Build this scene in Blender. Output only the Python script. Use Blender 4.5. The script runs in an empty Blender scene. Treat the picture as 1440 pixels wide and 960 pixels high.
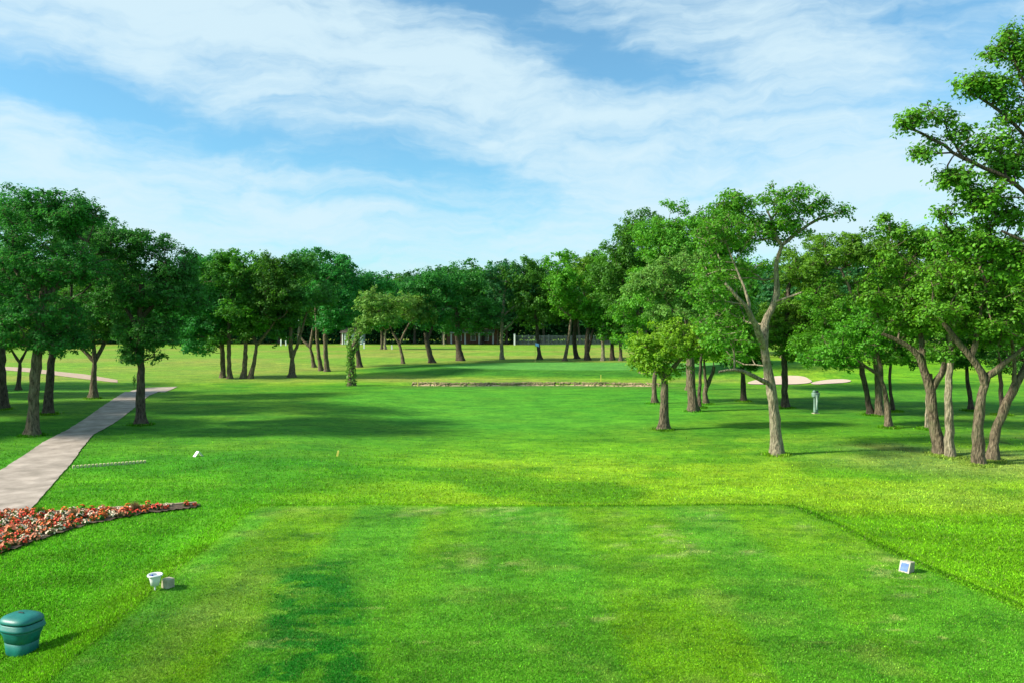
import bpy, math, random
import numpy as np
R = math.radians
random.seed(7); rng = np.random.default_rng(7)
S = bpy.context.scene
COL = S.collection
F = 1120.0; HZ = 455.0; CX = 720.0; CZ = 5.0      # camera: focal in px of the 1440 wide photo, horizon row, eye height

# ------------------------------------------------------------------ numpy helpers
def hashn(ix, iy, s):
    h = (ix.astype(np.int64) * 374761393 + iy.astype(np.int64) * 668265263 + s * 1442695041) & 0xFFFFFFFF
    h = ((h ^ (h >> 13)) * 1274126177) & 0xFFFFFFFF
    return ((h ^ (h >> 16)) & 0xFFFF) / 65535.0
def vnoise(x, y, s=0):
    x = np.asarray(x, float); y = np.asarray(y, float)
    ix = np.floor(x); iy = np.floor(y); fx = x - ix; fy = y - iy
    fx = fx * fx * (3 - 2 * fx); fy = fy * fy * (3 - 2 * fy)
    a = hashn(ix, iy, s); b = hashn(ix + 1, iy, s); c = hashn(ix, iy + 1, s); d = hashn(ix + 1, iy + 1, s)
    return (a * (1 - fx) + b * fx) * (1 - fy) + (c * (1 - fx) + d * fx) * fy
def fbm(x, y, s=0, o=3):
    v = 0; a = .5; t = 0
    for k in range(o):
        v = v + a * vnoise(x * 2 ** k, y * 2 ** k, s + k); t += a; a *= .5
    return v / t
def sst(a, b, x):
    t = np.clip((x - a) / (b - a), 0, 1); return t * t * (3 - 2 * t)

# ------------------------------------------------------------------ terrain
def tee_sd(x, y):
    xr = 8.9 - (y - 13.8) * 0.157
    wob = .25 * (vnoise(x * .5, y * .5, 9) - .5)
    d1 = y - 21.9; d2 = x - xr; d3 = -(x + 6.6) - .05 * (y - 14)
    k = .35
    m = np.maximum(np.maximum(d1, d2), d3)
    return m + k * np.log(np.exp((d1 - m) / k) + np.exp((d2 - m) / k) + np.exp((d3 - m) / k)) * .5 + wob
GC = (9.0, 90.5); GR = (17.5, 9.0)
def green_r(x, y):
    return np.sqrt(((x - GC[0]) / GR[0]) ** 2 + ((y - GC[1]) / GR[1]) ** 2)
def creek_mask(x):
    return sst(-12, -7.5, x) * (1 - sst(13, 17, x))
def creek_c(x):
    return 70.2 + .35 * np.sin(x * .33) - .03 * x
def ht(x, y):
    x = np.asarray(x, float); y = np.asarray(y, float)
    d = tee_sd(x, y)
    left = sst(-6.0, -9.0, x) if False else np.clip((-x - 6) / 4, 0, 1)
    drop = .36 * (1 - .55 * left * (y < 60))
    z = -drop * sst(0, 1.5, d)
    z = z + .16 * (vnoise(x * .06, y * .06, 3) - .5) * sst(23, 32, y) * (1 - sst(60, 75, y)) * 2
    z = z + .30 * sst(26, 29, y) * (1 - sst(30, 35, y)) * np.exp(-((x + 6) / 5.) ** 2) * .6
    # far field comes back up to zero
    z = z + .36 * sst(88, 110, y)
    # green mound
    g = green_r(x, y)
    z = z + .62 * (1 - sst(.92, 1.75, g)) * (1 - .5 * sst(88, 105, y))
    # creek channel
    c = y - creek_c(x)
    z = z - .75 * creek_mask(x) * sst(-1.6, -.6, c) * (1 - sst(.1, 1.9, c))
    # bunker bank on the right
    bx = np.exp(-(((x - 30) / 9.) ** 2))
    z = z + .95 * bx * sst(75.5, 81.5, y) * (1 - sst(84, 100, y))
    # right hand slope climbing
    z = z + .6 * sst(20, 60, x) * sst(50, 90, y) * (1 - sst(120, 150, y))
    return z
def P(px, py, lift=0.0):
    """the point of the ground seen at a photo pixel"""
    s = (py - HZ) / F
    Y = np.concatenate([np.linspace(8, 130, 6100), np.linspace(130.1, 420, 1500)])
    g = CZ - s * Y - ht((px - CX) / F * Y, Y)          # height of the sight line over the ground: first crossing
    k = int(np.argmax(g <= 0)); k = max(k, 1); t = g[k - 1] / (g[k - 1] - g[k]); Y = float(Y[k - 1] + t * (Y[k] - Y[k - 1]))
    X = (px - CX) / F * Y
    return (X, Y, float(ht(X, Y)) + lift)
def at(px, py, Y):
    return np.array([(px - CX) / F * Y, Y, CZ - (py - HZ) / F * Y])

# ------------------------------------------------------------------ object helpers
def mesh_np(name, V, Q, attrs=None, smooth=False, colattr=None):
    """V (n,3); Q list of index arrays (m,k)"""
    me = bpy.data.meshes.new(name)
    V = np.asarray(V, np.float32)
    Q = [np.asarray(q, np.int32) for q in Q if len(q)]
    me.vertices.add(len(V)); me.vertices.foreach_set('co', V.ravel())
    nl = sum(q.size for q in Q); nf = sum(len(q) for q in Q)
    me.loops.add(nl); me.polygons.add(nf)
    me.loops.foreach_set('vertex_index', np.concatenate([q.ravel() for q in Q]))
    tot = np.concatenate([np.full(len(q), q.shape[1], np.int32) for q in Q])
    st = np.concatenate([[0], np.cumsum(tot)[:-1]]).astype(np.int32)
    me.polygons.foreach_set('loop_start', st)
    try: me.polygons.foreach_set('loop_total', tot)
    except Exception: pass
    if smooth: me.polygons.foreach_set('use_smooth', np.ones(nf, bool))
    if attrs:
        for k, a in attrs.items():
            at_ = me.attributes.new(k, 'FLOAT', 'POINT'); at_.data.foreach_set('value', np.asarray(a, np.float32))
    if colattr is not None:
        ca = me.attributes.new('turf', 'FLOAT_COLOR', 'POINT')
        ca.data.foreach_set('color', np.asarray(colattr, np.float32).ravel())
    me.update(calc_edges=True)
    return me
def link(name, me, mat=None, parent=None, loc=None):
    o = bpy.data.objects.new(name, me); COL.objects.link(o)
    if mat is not None:
        for m in (mat if isinstance(mat, (list, tuple)) else [mat]): me.materials.append(m)
    if parent is not None: o.parent = parent
    if loc is not None: o.location = loc
    return o
def tag(o, label=None, cat=None, group=None, kind=None):
    if label: o['label'] = label
    if cat: o['category'] = cat
    if group: o['group'] = group
    if kind: o['kind'] = kind
    return o
def empty(name, loc, rz=0):
    o = bpy.data.objects.new(name, None); COL.objects.link(o)
    o.empty_display_size = .3; o.location = loc; o.rotation_euler = (0, 0, rz)
    return o
class MB:
    def __init__(s): s.v = []; s.f = []
    def add(s, vs, fs):
        n = len(s.v); s.v += [tuple(v) for v in vs]; s.f += [tuple(i + n for i in f) for f in fs]
    def box(s, c, d, rz=0, taper=1.0, shear=0):
        c = np.array(c, float); hx, hy, hz = [a / 2 for a in d]; vs = []
        for z in (-1, 1):
            t = taper if z > 0 else 1
            for x, y in ((-1, -1), (1, -1), (1, 1), (-1, 1)):
                X = x * hx * t + (shear if z > 0 else 0); Y = y * hy * t
                vs.append(c + np.array([X * math.cos(rz) - Y * math.sin(rz), X * math.sin(rz) + Y * math.cos(rz), z * hz]))
        s.add(vs, [(0, 3, 2, 1), (4, 5, 6, 7), (0, 1, 5, 4), (1, 2, 6, 5), (2, 3, 7, 6), (3, 0, 4, 7)])
    def loft(s, rings, n=24, p=2.0, capb=True, capt=True, c=(0, 0)):
        """rings: (z, rx, ry) superellipse sections"""
        k = []
        for z, rx, ry in rings:
            r = []
            for i in range(n):
                a = 2 * math.pi * i / n; ca, sa = math.cos(a), math.sin(a)
                r.append((c[0] + rx * math.copysign(abs(ca) ** (2 / p), ca), c[1] + ry * math.copysign(abs(sa) ** (2 / p), sa), z))
            k.append(r)
        vs = [v for r in k for v in r]; fs = []
        for j in range(len(k) - 1):
            for i in range(n):
                a = j * n + i; b = j * n + (i + 1) % n
                fs.append((a, b, b + n, a + n))
        if capb: fs.append(tuple(range(n))[::-1])
        if capt: fs.append(tuple((len(k) - 1) * n + i for i in range(n)))
        s.add(vs, fs)
    def tube(s, pts, r, n=8):
        V, Q = tube(np.array(pts, float), np.full(len(pts), float(r)) if np.isscalar(r) else np.array(r, float), n, True)
        s.add(V, [tuple(q) for q in Q])
    def build(s, name, mat, parent=None, loc=None, smooth=False, bevel=0):
        me = bpy.data.meshes.new(name); me.from_pydata(s.v, [], s.f); me.update()
        if smooth: me.polygons.foreach_set('use_smooth', [True] * len(me.polygons))
        o = link(name, me, mat, parent, loc)
        if bevel:
            b = o.modifiers.new('b', 'BEVEL'); b.width = bevel; b.segments = 2; b.limit_method = 'ANGLE'
        return o
def tube(pts, r, n=6, cap=False):
    m = len(pts)
    t = np.gradient(pts, axis=0); t /= np.linalg.norm(t, axis=1)[:, None] + 1e-9
    u = np.cross(t, np.array([0.31, 0.95, 0.05])); u /= np.linalg.norm(u, axis=1)[:, None] + 1e-9
    w = np.cross(t, u)
    a = np.arange(n) * 2 * math.pi / n
    V = pts[:, None, :] + r[:, None, None] * (np.cos(a)[None, :, None] * u[:, None, :] + np.sin(a)[None, :, None] * w[:, None, :])
    V = V.reshape(-1, 3)
    i = np.arange(m - 1)[:, None] * n; j = np.arange(n)[None, :]; j2 = (j + 1) % n
    Q = np.stack([i + j, i + j2, i + j2 + n, i + j + n], -1).reshape(-1, 4)
    if cap:
        return V.tolist(), [tuple(q) for q in Q.tolist()] + [tuple(range(n)), tuple(range((m - 1) * n, m * n))[::-1]]
    return V, Q

# ------------------------------------------------------------------ materials
def newmat(name):
    m = bpy.data.materials.new(name); m.use_nodes = True; nt = m.node_tree; nt.nodes.clear()
    out = nt.nodes.new('ShaderNodeOutputMaterial'); return m, nt, out
def N(nt, t, **kw):
    n = nt.nodes.new(t)
    for k, v in kw.items():
        if k == 'inp':
            for a, b in v.items(): n.inputs[a].default_value = b
        else: setattr(n, k, v)
    return n
def noise(nt, scale, detail=3, rough=.6, vec=None):
    n = N(nt, 'ShaderNodeTexNoise', inp={'Scale': scale, 'Detail': detail, 'Roughness': rough})
    if vec is not None: nt.links.new(vec, n.inputs['Vector'])
    return n
def maprange(nt, src, a, b, c, d):
    m = N(nt, 'ShaderNodeMapRange', inp={'From Min': a, 'From Max': b, 'To Min': c, 'To Max': d}); nt.links.new(src, m.inputs['Value']); return m.outputs[0]
def mixc(nt, fac, a, b, mode='MIX'):
    m = N(nt, 'ShaderNodeMix', data_type='RGBA', blend_type=mode)
    for s, v in ((0, fac), (6, a), (7, b)):
        if isinstance(v, bpy.types.NodeSocket): nt.links.new(v, m.inputs[s])
        else: m.inputs[s].default_value = v if s == 0 else (*v[:3], 1)
    return m.outputs[2]
def simple(name, col, rough=.6, var=.15, nscale=8, bump=0., bscale=30, spec=.3, metal=0, stretch=None, dirt=None):
    m, nt, out = newmat(name)
    tc = N(nt, 'ShaderNodeTexCoord'); vec = tc.outputs['Object']
    if stretch:
        mp = N(nt, 'ShaderNodeMapping'); mp.inputs['Scale'].default_value = stretch; nt.links.new(vec, mp.inputs[0]); vec = mp.outputs[0]
    n1 = noise(nt, nscale, 5, .6, vec)
    f = maprange(nt, n1.outputs[0], .3, .7, 0, 1)
    lo = [c * (1 - var) for c in col]; hi = [min(1, c * (1 + var)) for c in col]
    if dirt: lo = dirt
    c = mixc(nt, f, lo, hi)
    b = N(nt, 'ShaderNodeBsdfPrincipled', inp={'Roughness': rough, 'Metallic': metal, 'Specular IOR Level': spec})
    nt.links.new(c, b.inputs['Base Color'])
    if bump:
        n2 = noise(nt, bscale, 6, .65, vec); bp = N(nt, 'ShaderNodeBump', inp={'Strength': bump, 'Distance': .02})
        nt.links.new(n2.outputs[0], bp.inputs['Height']); nt.links.new(bp.outputs[0], b.inputs['Normal'])
    nt.links.new(b.outputs[0], out.inputs[0]); return m
def leafmat(name, dark, light, trans=.42, gloss=.035):
    m, nt, out = newmat(name)
    at_ = N(nt, 'ShaderNodeAttribute', attribute_name='var')
    oi = N(nt, 'ShaderNodeObjectInfo')
    c = mixc(nt, at_.outputs['Fac'], dark, light)
    hs = N(nt, 'ShaderNodeHueSaturation', inp={'Saturation': 1.0})
    nt.links.new(maprange(nt, oi.outputs['Random'], 0, 1, .485, .515), hs.inputs['Hue'])
    nt.links.new(maprange(nt, oi.outputs['Random'], 0, 1, .88, 1.12), hs.inputs['Value'])
    nt.links.new(c, hs.inputs['Color'])
    d = N(nt, 'ShaderNodeBsdfDiffuse'); t = N(nt, 'ShaderNodeBsdfTranslucent'); g = N(nt, 'ShaderNodeBsdfGlossy', inp={'Roughness': .6, 'Color': (.5, .6, .5, 1)})
    nt.links.new(hs.outputs[0], d.inputs[0])
    tcol = mixc(nt, .35, hs.outputs[0], (light[0] * 1.6, light[1] * 1.4, light[2])); nt.links.new(tcol, t.inputs[0])
    m1 = N(nt, 'ShaderNodeMixShader', inp={0: trans}); nt.links.new(d.outputs[0], m1.inputs[1]); nt.links.new(t.outputs[0], m1.inputs[2])
    m2 = N(nt, 'ShaderNodeMixShader', inp={0: gloss}); nt.links.new(m1.outputs[0], m2.inputs[1]); nt.links.new(g.outputs[0], m2.inputs[2])
    nt.links.new(m2.outputs[0], out.inputs[0]); return m
def barkmat(name, a, b):
    m, nt, out = newmat(name)
    tc = N(nt, 'ShaderNodeTexCoord'); mp = N(nt, 'ShaderNodeMapping'); mp.inputs['Scale'].default_value = (1, 1, .28)
    nt.links.new(tc.outputs['Object'], mp.inputs[0])
    n1 = noise(nt, 11, 6, .7, mp.outputs[0]); n2 = noise(nt, 1.6, 3, .6, tc.outputs['Object'])
    f = maprange(nt, n1.outputs[0], .36, .62, 0, 1); c = mixc(nt, f, a, b)
    c = mixc(nt, maprange(nt, n2.outputs[0], .5, .72, 0, .55), c, (.10, .125, .055))
    bs = N(nt, 'ShaderNodeBsdfPrincipled', inp={'Roughness': .9, 'Specular IOR Level': .1}); nt.links.new(c, bs.inputs['Base Color'])
    v = N(nt, 'ShaderNodeTexVoronoi', inp={'Scale': 16}); nt.links.new(mp.outputs[0], v.inputs['Vector'])
    ad = N(nt, 'ShaderNodeMath', operation='ADD'); nt.links.new(n1.outputs[0], ad.inputs[0]); nt.links.new(v.outputs[0], ad.inputs[1])
    bp = N(nt, 'ShaderNodeBump', inp={'Strength': 1.0, 'Distance': .045}); nt.links.new(ad.outputs[0], bp.inputs['Height']); nt.links.new(bp.outputs[0], bs.inputs['Normal'])
    nt.links.new(bs.outputs[0], out.inputs[0]); return m
M = {}
LEAF = {
 'teal': ((.012, .100, .016), (.060, .300, .036)),
 'dark': ((.018, .095, .010), (.090, .300, .020)),
 'mid':  ((.036, .140, .008), (.165, .430, .022)),
 'vivid':((.030, .170, .007), (.130, .460, .016)),
 'lime': ((.070, .230, .008), (.280, .600, .024)),
 'pale': ((.070, .180, .026), (.215, .440, .065)),
 'olive':((.030, .105, .006), (.210, .450, .022)),
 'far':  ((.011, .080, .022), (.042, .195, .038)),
}
for k, (a, b) in LEAF.items(): M['leaf_' + k] = leafmat('leaf_' + k, a, b)
M['bark'] = barkmat('bark', (.046, .036, .024), (.205, .165, .108))
M['bark_pale'] = barkmat('bark_pale', (.10, .085, .055), (.36, .31, .21))
M['bark_dark'] = barkmat('bark_dark', (.030, .022, .016), (.13, .10, .075))

def turf_shader(name, blade=False):
    m, nt, out = newmat(name)
    at_ = N(nt, 'ShaderNodeAttribute', attribute_name='turf')
    b = N(nt, 'ShaderNodeBsdfPrincipled', inp={'Roughness': .85, 'Specular IOR Level': .12})
    if blade:
        d = N(nt, 'ShaderNodeBsdfDiffuse'); t = N(nt, 'ShaderNodeBsdfTranslucent'); mx = N(nt, 'ShaderNodeMixShader', inp={0: .4})
        nt.links.new(at_.outputs['Color'], d.inputs[0]); nt.links.new(at_.outputs['Color'], t.inputs[0])
        nt.links.new(d.outputs[0], mx.inputs[1]); nt.links.new(t.outputs[0], mx.inputs[2]); nt.links.new(mx.outputs[0], out.inputs[0]); return m
    tc = N(nt, 'ShaderNodeTexCoord'); V = tc.outputs['Object']
    n1 = noise(nt, 28, 4, .75, V); n2 = noise(nt, 3.2, 5, .7, V); n3 = noise(nt, .55, 4, .6, V)
    mp = N(nt, 'ShaderNodeMapping'); mp.inputs['Scale'].default_value = (.35, 1, 1); nt.links.new(V, mp.inputs[0])
    n4 = noise(nt, 1.3, 5, .7, mp.outputs[0])
    c = mixc(nt, maprange(nt, n1.outputs[0], .35, .65, .0, .85), at_.outputs['Color'], (.42, .5, .5), 'MULTIPLY')
    c = mixc(nt, maprange(nt, n2.outputs[0], .44, .62, 0, .8), c, (.45, .62, .6), 'MULTIPLY')
    c = mixc(nt, maprange(nt, n3.outputs[0], .45, .7, 0, .5), c, (1.5, 1.12, .9), 'MULTIPLY')
    c = mixc(nt, maprange(nt, n4.outputs[0], .46, .62, 0, .8), c, (.5, .66, .7), 'MULTIPLY')
    nt.links.new(c, b.inputs['Base Color'])
    bp = N(nt, 'ShaderNodeBump', inp={'Strength': .7, 'Distance': .04})
    ad = N(nt, 'ShaderNodeMath', operation='ADD'); nt.links.new(n1.outputs[0], ad.inputs[0]); nt.links.new(n2.outputs[0], ad.inputs[1])
    nt.links.new(ad.outputs[0], bp.inputs['Height']); nt.links.new(bp.outputs[0], b.inputs['Normal'])
    nt.links.new(b.outputs[0], out.inputs[0]); return m
M['turf'] = turf_shader('turf'); M['blade'] = turf_shader('blade', True)

def lerp(a, b, t): return a + (b - a) * t[..., None]
def turf_col(x, y):
    x = np.asarray(x, float); y = np.asarray(y, float)
    C = lambda r, g, b: np.array([r, g, b]) * np.ones(x.shape + (3,))
    n = fbm(x * .10, y * .10, 21); n2 = fbm(x * .35, y * .35, 31, 3); n3 = fbm(x * 1.1, y * 1.1, 41, 3)
    c = C(.200, .480, .014)                                        # rough ahead of the tee
    c = lerp(c, C(.340, .540, .030), sst(.38, .66, n) * .85)
    c = lerp(c, C(.380, .600, .026), sst(-7, 0, x) * sst(22, 23, y) * (1 - sst(30, 35, y)) * .75)
    c = lerp(c, C(.090, .340, .012), sst(.50, .7, n2) * .7)
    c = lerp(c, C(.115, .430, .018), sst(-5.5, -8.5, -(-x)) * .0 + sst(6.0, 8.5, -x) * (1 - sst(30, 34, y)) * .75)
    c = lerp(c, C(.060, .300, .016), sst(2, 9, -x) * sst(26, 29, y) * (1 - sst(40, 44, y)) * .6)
    # lush lawn around the trees, darkened to put their shade into the colour
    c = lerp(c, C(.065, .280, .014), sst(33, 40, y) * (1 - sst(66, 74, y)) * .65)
    c = lerp(c, C(.300, .400, .090), sst(.52, .72, fbm(x * .09 + 4, y * .16, 77)) * sst(9, 15, x) * (1 - sst(33, 38, y)) * (1 - sst(24,27,x)*.0) * .7)
    # fairway ellipse, fresher green
    fr = np.sqrt(((x - 1) / 14) ** 2 + ((y - 55) / 15) ** 2)
    c = lerp(c, C(.110, .430, .025), (1 - sst(.8, 1.1, fr)) * .7)
    c = lerp(c, C(.12, .24, .035), creek_mask(x) * sst(64, 68, y) * (1 - sst(70, 74, y)) * .7)
    # far field: dry yellow green
    far = sst(70, 76, y) * sst(1.4, 1.8, green_r(x, y))
    far = np.maximum(far, sst(100, 108, y))
    far = far * (1 - sst(18, 26, x) * (1 - sst(110, 130, y)))
    c = lerp(c, C(.250, .440, .035), far)
    c = lerp(c, C(.400, .410, .070), far * sst(.42, .7, fbm(x * .05, y * .09, 55)) * .8)
    # apron and putting green
    g = green_r(x, y)
    c = lerp(c, C(.075, .270, .018), (1 - sst(1.35, 1.6, g)) * sst(72, 74, y))
    c = lerp(c, C(.150, .430, .065), 1 - sst(.96, 1.0, g))
    # tee
    t = 1 - sst(-.25, .1, tee_sd(x, y))
    tc = C(.150, .440, .026)
    tc = lerp(tc, C(.250, .480, .012), sst(-.3, .3, np.sin(x * 1.55 + 3.1 + 1.2 * vnoise(x * .5, y * .05, 15) + .35 * (vnoise(y * .3, x * .3, 5) - .5))) * .7 * sst(.3, .7, vnoise(x * .4, y * .25, 6) + .1))
    tc = lerp(tc, C(.330, .470, .075), sst(.56, .80, n3) * .55)
    n5 = vnoise(x * 3.5, y * 6, 71) * vnoise(x * .8, y * .8, 72)
    tc = lerp(tc, C(.50, .56, .16), sst(.52, .72, n5) * .7)
    n6 = fbm(x * 4, y * 7, 73, 2); tc = lerp(tc, C(.035, .200, .012), sst(.55, .8, n6) * .5)
    xc = -4.3 + (17 - y) * .25; n7 = fbm(x * 3.2, y * 5, 83, 3)
    lush = (1 - sst(.65, 1.05, np.abs(x - xc) + .5 * (n3 - .5) + .35 * (n7 - .5))) * (1 - sst(16.2, 17.5, y + 1.6 * (n3 - .5)))
    tc = lerp(tc, C(.018, .235, .018), lush * .9 * sst(.34, .52, n7))
    lush2 = np.exp(-((x + 6.1) / .55) ** 2) * (1 - sst(14.5, 16, y))
    tc = lerp(tc, C(.035, .280, .022), lush2 * .5)
    tc = lerp(tc, C(.190, .290, .055), np.exp(-((x + 5.3) / .35) ** 2) * (1 - sst(16, 18, y)) * .5)
    tc = lerp(tc, C(.190, .290, .055), np.exp(-((x + 2.4) / .45) ** 2) * sst(.4, .7, n3) * (1 - sst(14, 18, y)) * .6)
    c = lerp(c, tc, t)
    # edge of the tee: longer, darker fringe
    e = tee_sd(x, y); c = lerp(c, C(.028, .150, .010), np.exp(-((e - .18) / .14) ** 2) * .6 * sst(-2, 3, x))
    # trodden earth under the right hand trees
    c = lerp(c, C(.13, .17, .035), sst(.52, .68, fbm(x * .5, y * .35, 91)) * sst(13, 16, x) * sst(30, 32, y) * (1 - sst(36, 40, y)) * .8)
    v = .70 + .60 * fbm(x * .9, y * 1.3, 61, 4)
    return c * v[..., None]

# ------------------------------------------------------------------ ground sheet
def axis(parts):
    r = [parts[0][0]]
    for a, b, s in parts:
        n = max(1, int(round((b - a) / s))); r += list(np.linspace(a, b, n + 1)[1:])
    return np.array(r)
xs = axis([(-3000, -400, 300), (-400, -160, 20), (-160, -60, 3), (-60, -30, 1), (-30, 40, .4), (40, 70, 1), (70, 160, 3), (160, 400, 20), (400, 3000, 300)])
ys = axis([(-300, -20, 20), (-20, 8, 1), (8, 30, .28), (30, 66, .45), (66, 84, .28), (84, 115, .6), (115, 260, 3), (260, 500, 20), (500, 3500, 300)])
X, Y = np.meshgrid(xs, ys)
Z = ht(X, Y)
nx, ny = len(xs), len(ys)
i = (np.arange(ny - 1)[:, None] * nx + np.arange(nx - 1)[None, :]).ravel()
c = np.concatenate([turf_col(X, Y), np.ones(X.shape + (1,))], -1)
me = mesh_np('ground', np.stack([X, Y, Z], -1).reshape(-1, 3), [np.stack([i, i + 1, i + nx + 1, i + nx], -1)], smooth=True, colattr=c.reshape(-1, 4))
tag(link('ground', me, M['turf']), kind='structure')

# strips laid on the ground -------------------------------------------------
def inpoly(x, y, poly):
    ins = np.zeros(x.shape, bool); n = len(poly)
    for k in range(n):
        x1, y1 = poly[k]; x2, y2 = poly[(k + 1) % n]
        cnd = ((y1 > y) != (y2 > y)) & (x < (x2 - x1) * (y - y1) / (y2 - y1 + 1e-12) + x1)
        ins ^= cnd
    return ins
def strip(name, A, B, mat, lift=.02, n=90, w=7, kind='structure', wob=.0):
    A = np.array(A, float); B = np.array(B, float)
    def rs(Pt):
        d = np.concatenate([[0], np.cumsum(np.linalg.norm(np.diff(Pt, axis=0), axis=1))]); d /= d[-1]
        # smooth corners with a catmull-like resample
        t = np.linspace(0, 1, n)
        q = np.stack([np.interp(t, d, Pt[:, k]) for k in range(2)], -1)
        for _ in range(4): q[1:-1] = .25 * q[:-2] + .5 * q[1:-1] + .25 * q[2:]
        return q
    A = rs(A); B = rs(B)
    if wob:
        A[:, 0] += wob * (vnoise(A[:, 0] * 2.3, A[:, 1] * 2.3, 4) - .5); B[:, 0] += wob * (vnoise(B[:, 0] * 2.3, B[:, 1] * 2.3, 8) - .5)
    t = np.linspace(0, 1, w)[None, :, None]
    G = A[:, None, :] * (1 - t) + B[:, None, :] * t
    z = ht(G[..., 0], G[..., 1]) + lift
    V = np.concatenate([G, z[..., None]], -1).reshape(-1, 3)
    i = (np.arange(n - 1)[:, None] * w + np.arange(w - 1)[None, :]).ravel()
    me = mesh_np(name, V, [np.stack([i, i + w, i + w + 1, i + 1], -1)], smooth=True)
    o = link(name, me, mat)
    if kind: o['kind'] = kind
    return o
def G2(l): return [P(*p)[:2] for p in l]
M['path'] = simple('path', (.40, .33, .275), .9, .22, 1.3, .6, 40, dirt=(.235, .195, .155))
M['path_sand'] = simple('path_sand', (.42, .31, .22), .95, .2, 3, .4, 30)
M['sand'] = simple('sand', (.56, .43, .33), .95, .08, 1.5, .2, 12)
M['bank'] = simple('bank', (.50, .36, .22), .95, .3, 1.6, .9, 9, dirt=(.20, .17, .08))
strip('path', G2([(-230, 770), (-120, 722), (-40, 690), (0, 662), (60, 622), (97, 603), (122, 587), (161, 560), (185, 549), (205, 545), (250, 543.5)]),
      G2([(-60, 800), (0, 752), (38, 724), (60, 697), (77, 678), (96, 657), (116, 629), (131, 611), (145, 604), (165, 592), (191, 572), (210, 556), (240, 548)]), M['path'], .03, n=220, wob=.06)
strip('far_path', G2([(-200, 508), (0, 515), (40, 517), (75, 521.5), (120, 526), (165, 534)]), G2([(-200, 513), (0, 519.5), (40, 523), (75, 527), (120, 533), (166, 538)]), M['path_sand'], .03, wob=.3)
# creek: far bank of sand and rubble, water in the bottom
xx = np.linspace(-9.0, 12.8, 80)
cc = creek_c(xx)
strip('creek_bank', np.stack([xx, cc - .15], -1), np.stack([xx, cc + 1.25 + .35 * vnoise(xx * .8, xx * 0, 3)], -1), M['bank'], .025, n=160, w=8)
m, nt, out = newmat('water'); b = N(nt, 'ShaderNodeBsdfPrincipled', inp={'Base Color': (.02, .03, .02, 1), 'Roughness': .12}); nt.links.new(b.outputs[0], out.inputs[0]); M['water'] = m
wz = -1.0
xw = np.linspace(-9, 13, 40); cw = creek_c(xw)
V = np.concatenate([np.stack([xw, cw - 1.1, xw * 0 + wz], -1), np.stack([xw, cw + .6, xw * 0 + wz], -1)])
k = np.arange(39)
tag(link('water', mesh_np('water', V, [np.stack([k, k + 1, k + 41, k + 40], -1)]), M['water']), kind='structure')
# rubble stones scattered over the bank: small and countless
def rubble(name, cx, cy, spread, n, s0, s1, mat, seed=3):
    r = np.random.default_rng(seed); V = []; Q = []
    base = np.array([(1, 0, 0), (-1, 0, 0), (0, 1, 0), (0, -1, 0), (0, 0, 1), (0, 0, -1)], float)
    fc = np.array([(0, 2, 4), (2, 1, 4), (1, 3, 4), (3, 0, 4), (2, 0, 5), (1, 2, 5), (3, 1, 5), (0, 3, 5)])
    for k in range(n):
        x, y = cx(r), 0; x, y = x; s = r.uniform(s0, s1)
        v = base * (1 + .35 * r.standard_normal((6, 1)) * .6) * np.array([s * 1.3, s, s * .7])
        a = r.uniform(0, 6.28); v = np.stack([v[:, 0] * math.cos(a) - v[:, 1] * math.sin(a), v[:, 0] * math.sin(a) + v[:, 1] * math.cos(a), v[:, 2]], -1)
        v += np.array([x, y, float(ht(x, y)) + s * .35]); Q.append(fc + 6 * k); V.append(v)
    return link(name, mesh_np(name, np.concatenate(V), [np.concatenate(Q)]), mat)
def bankpt(r):
    x = r.uniform(-9, 13.2); return x, float(creek_c(x)) + r.choice([r.normal(1.75, .25), r.normal(.9, .5)], p=[.8, .2])
M['rock'] = simple('rock', (.30, .24, .12), .9, .5, 1.2, .4, 20, dirt=(.07, .08, .03))
tag(rubble('rubble', bankpt, 0, 0, 1500, .04, .12, M['rock']), 'brown rubble and stones strewn along the sandy creek bank below the green', 'rubble', kind='stuff')
# bunkers
def bunker(name, pts, mat):
    poly = np.array(G2(pts)); cxy = poly.mean(0)
    # smooth outline
    q = poly
    for _ in range(3):
        a = .75 * q + .25 * np.roll(q, -1, 0); b_ = .25 * q + .75 * np.roll(q, -1, 0); q = np.stack([a, b_], 1).reshape(-1, 2)
    n = len(q); V = []; Q = []
    rr = [0.001, .15, .3, .45, .6, .75, .88, 1.0]
    for k, r in enumerate(rr):
        p = cxy + (q - cxy) * r; V.append(np.column_stack([p, ht(p[:, 0], p[:, 1]) + .05]))
    for k in range(len(rr) - 1):
        a = k * n + np.arange(n); b_ = k * n + (np.arange(n) + 1) % n; Q.append(np.stack([a, b_, b_ + n, a + n], -1))
    o = link(name, mesh_np(name, np.concatenate(V), [np.concatenate(Q)], smooth=True), mat); o['kind'] = 'structure'; return o
bunker('sand_bunker', [(1045, 540), (1065, 532), (1092, 528.5), (1122, 528), (1138, 531), (1144, 538), (1120, 540.5), (1075, 540.5)], M['sand'])
bunker('sand_bunker', [(1138, 538.5), (1160, 534), (1185, 532.5), (1199, 535), (1192, 538), (1165, 539.5), (1145, 541)], M['sand'])

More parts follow.
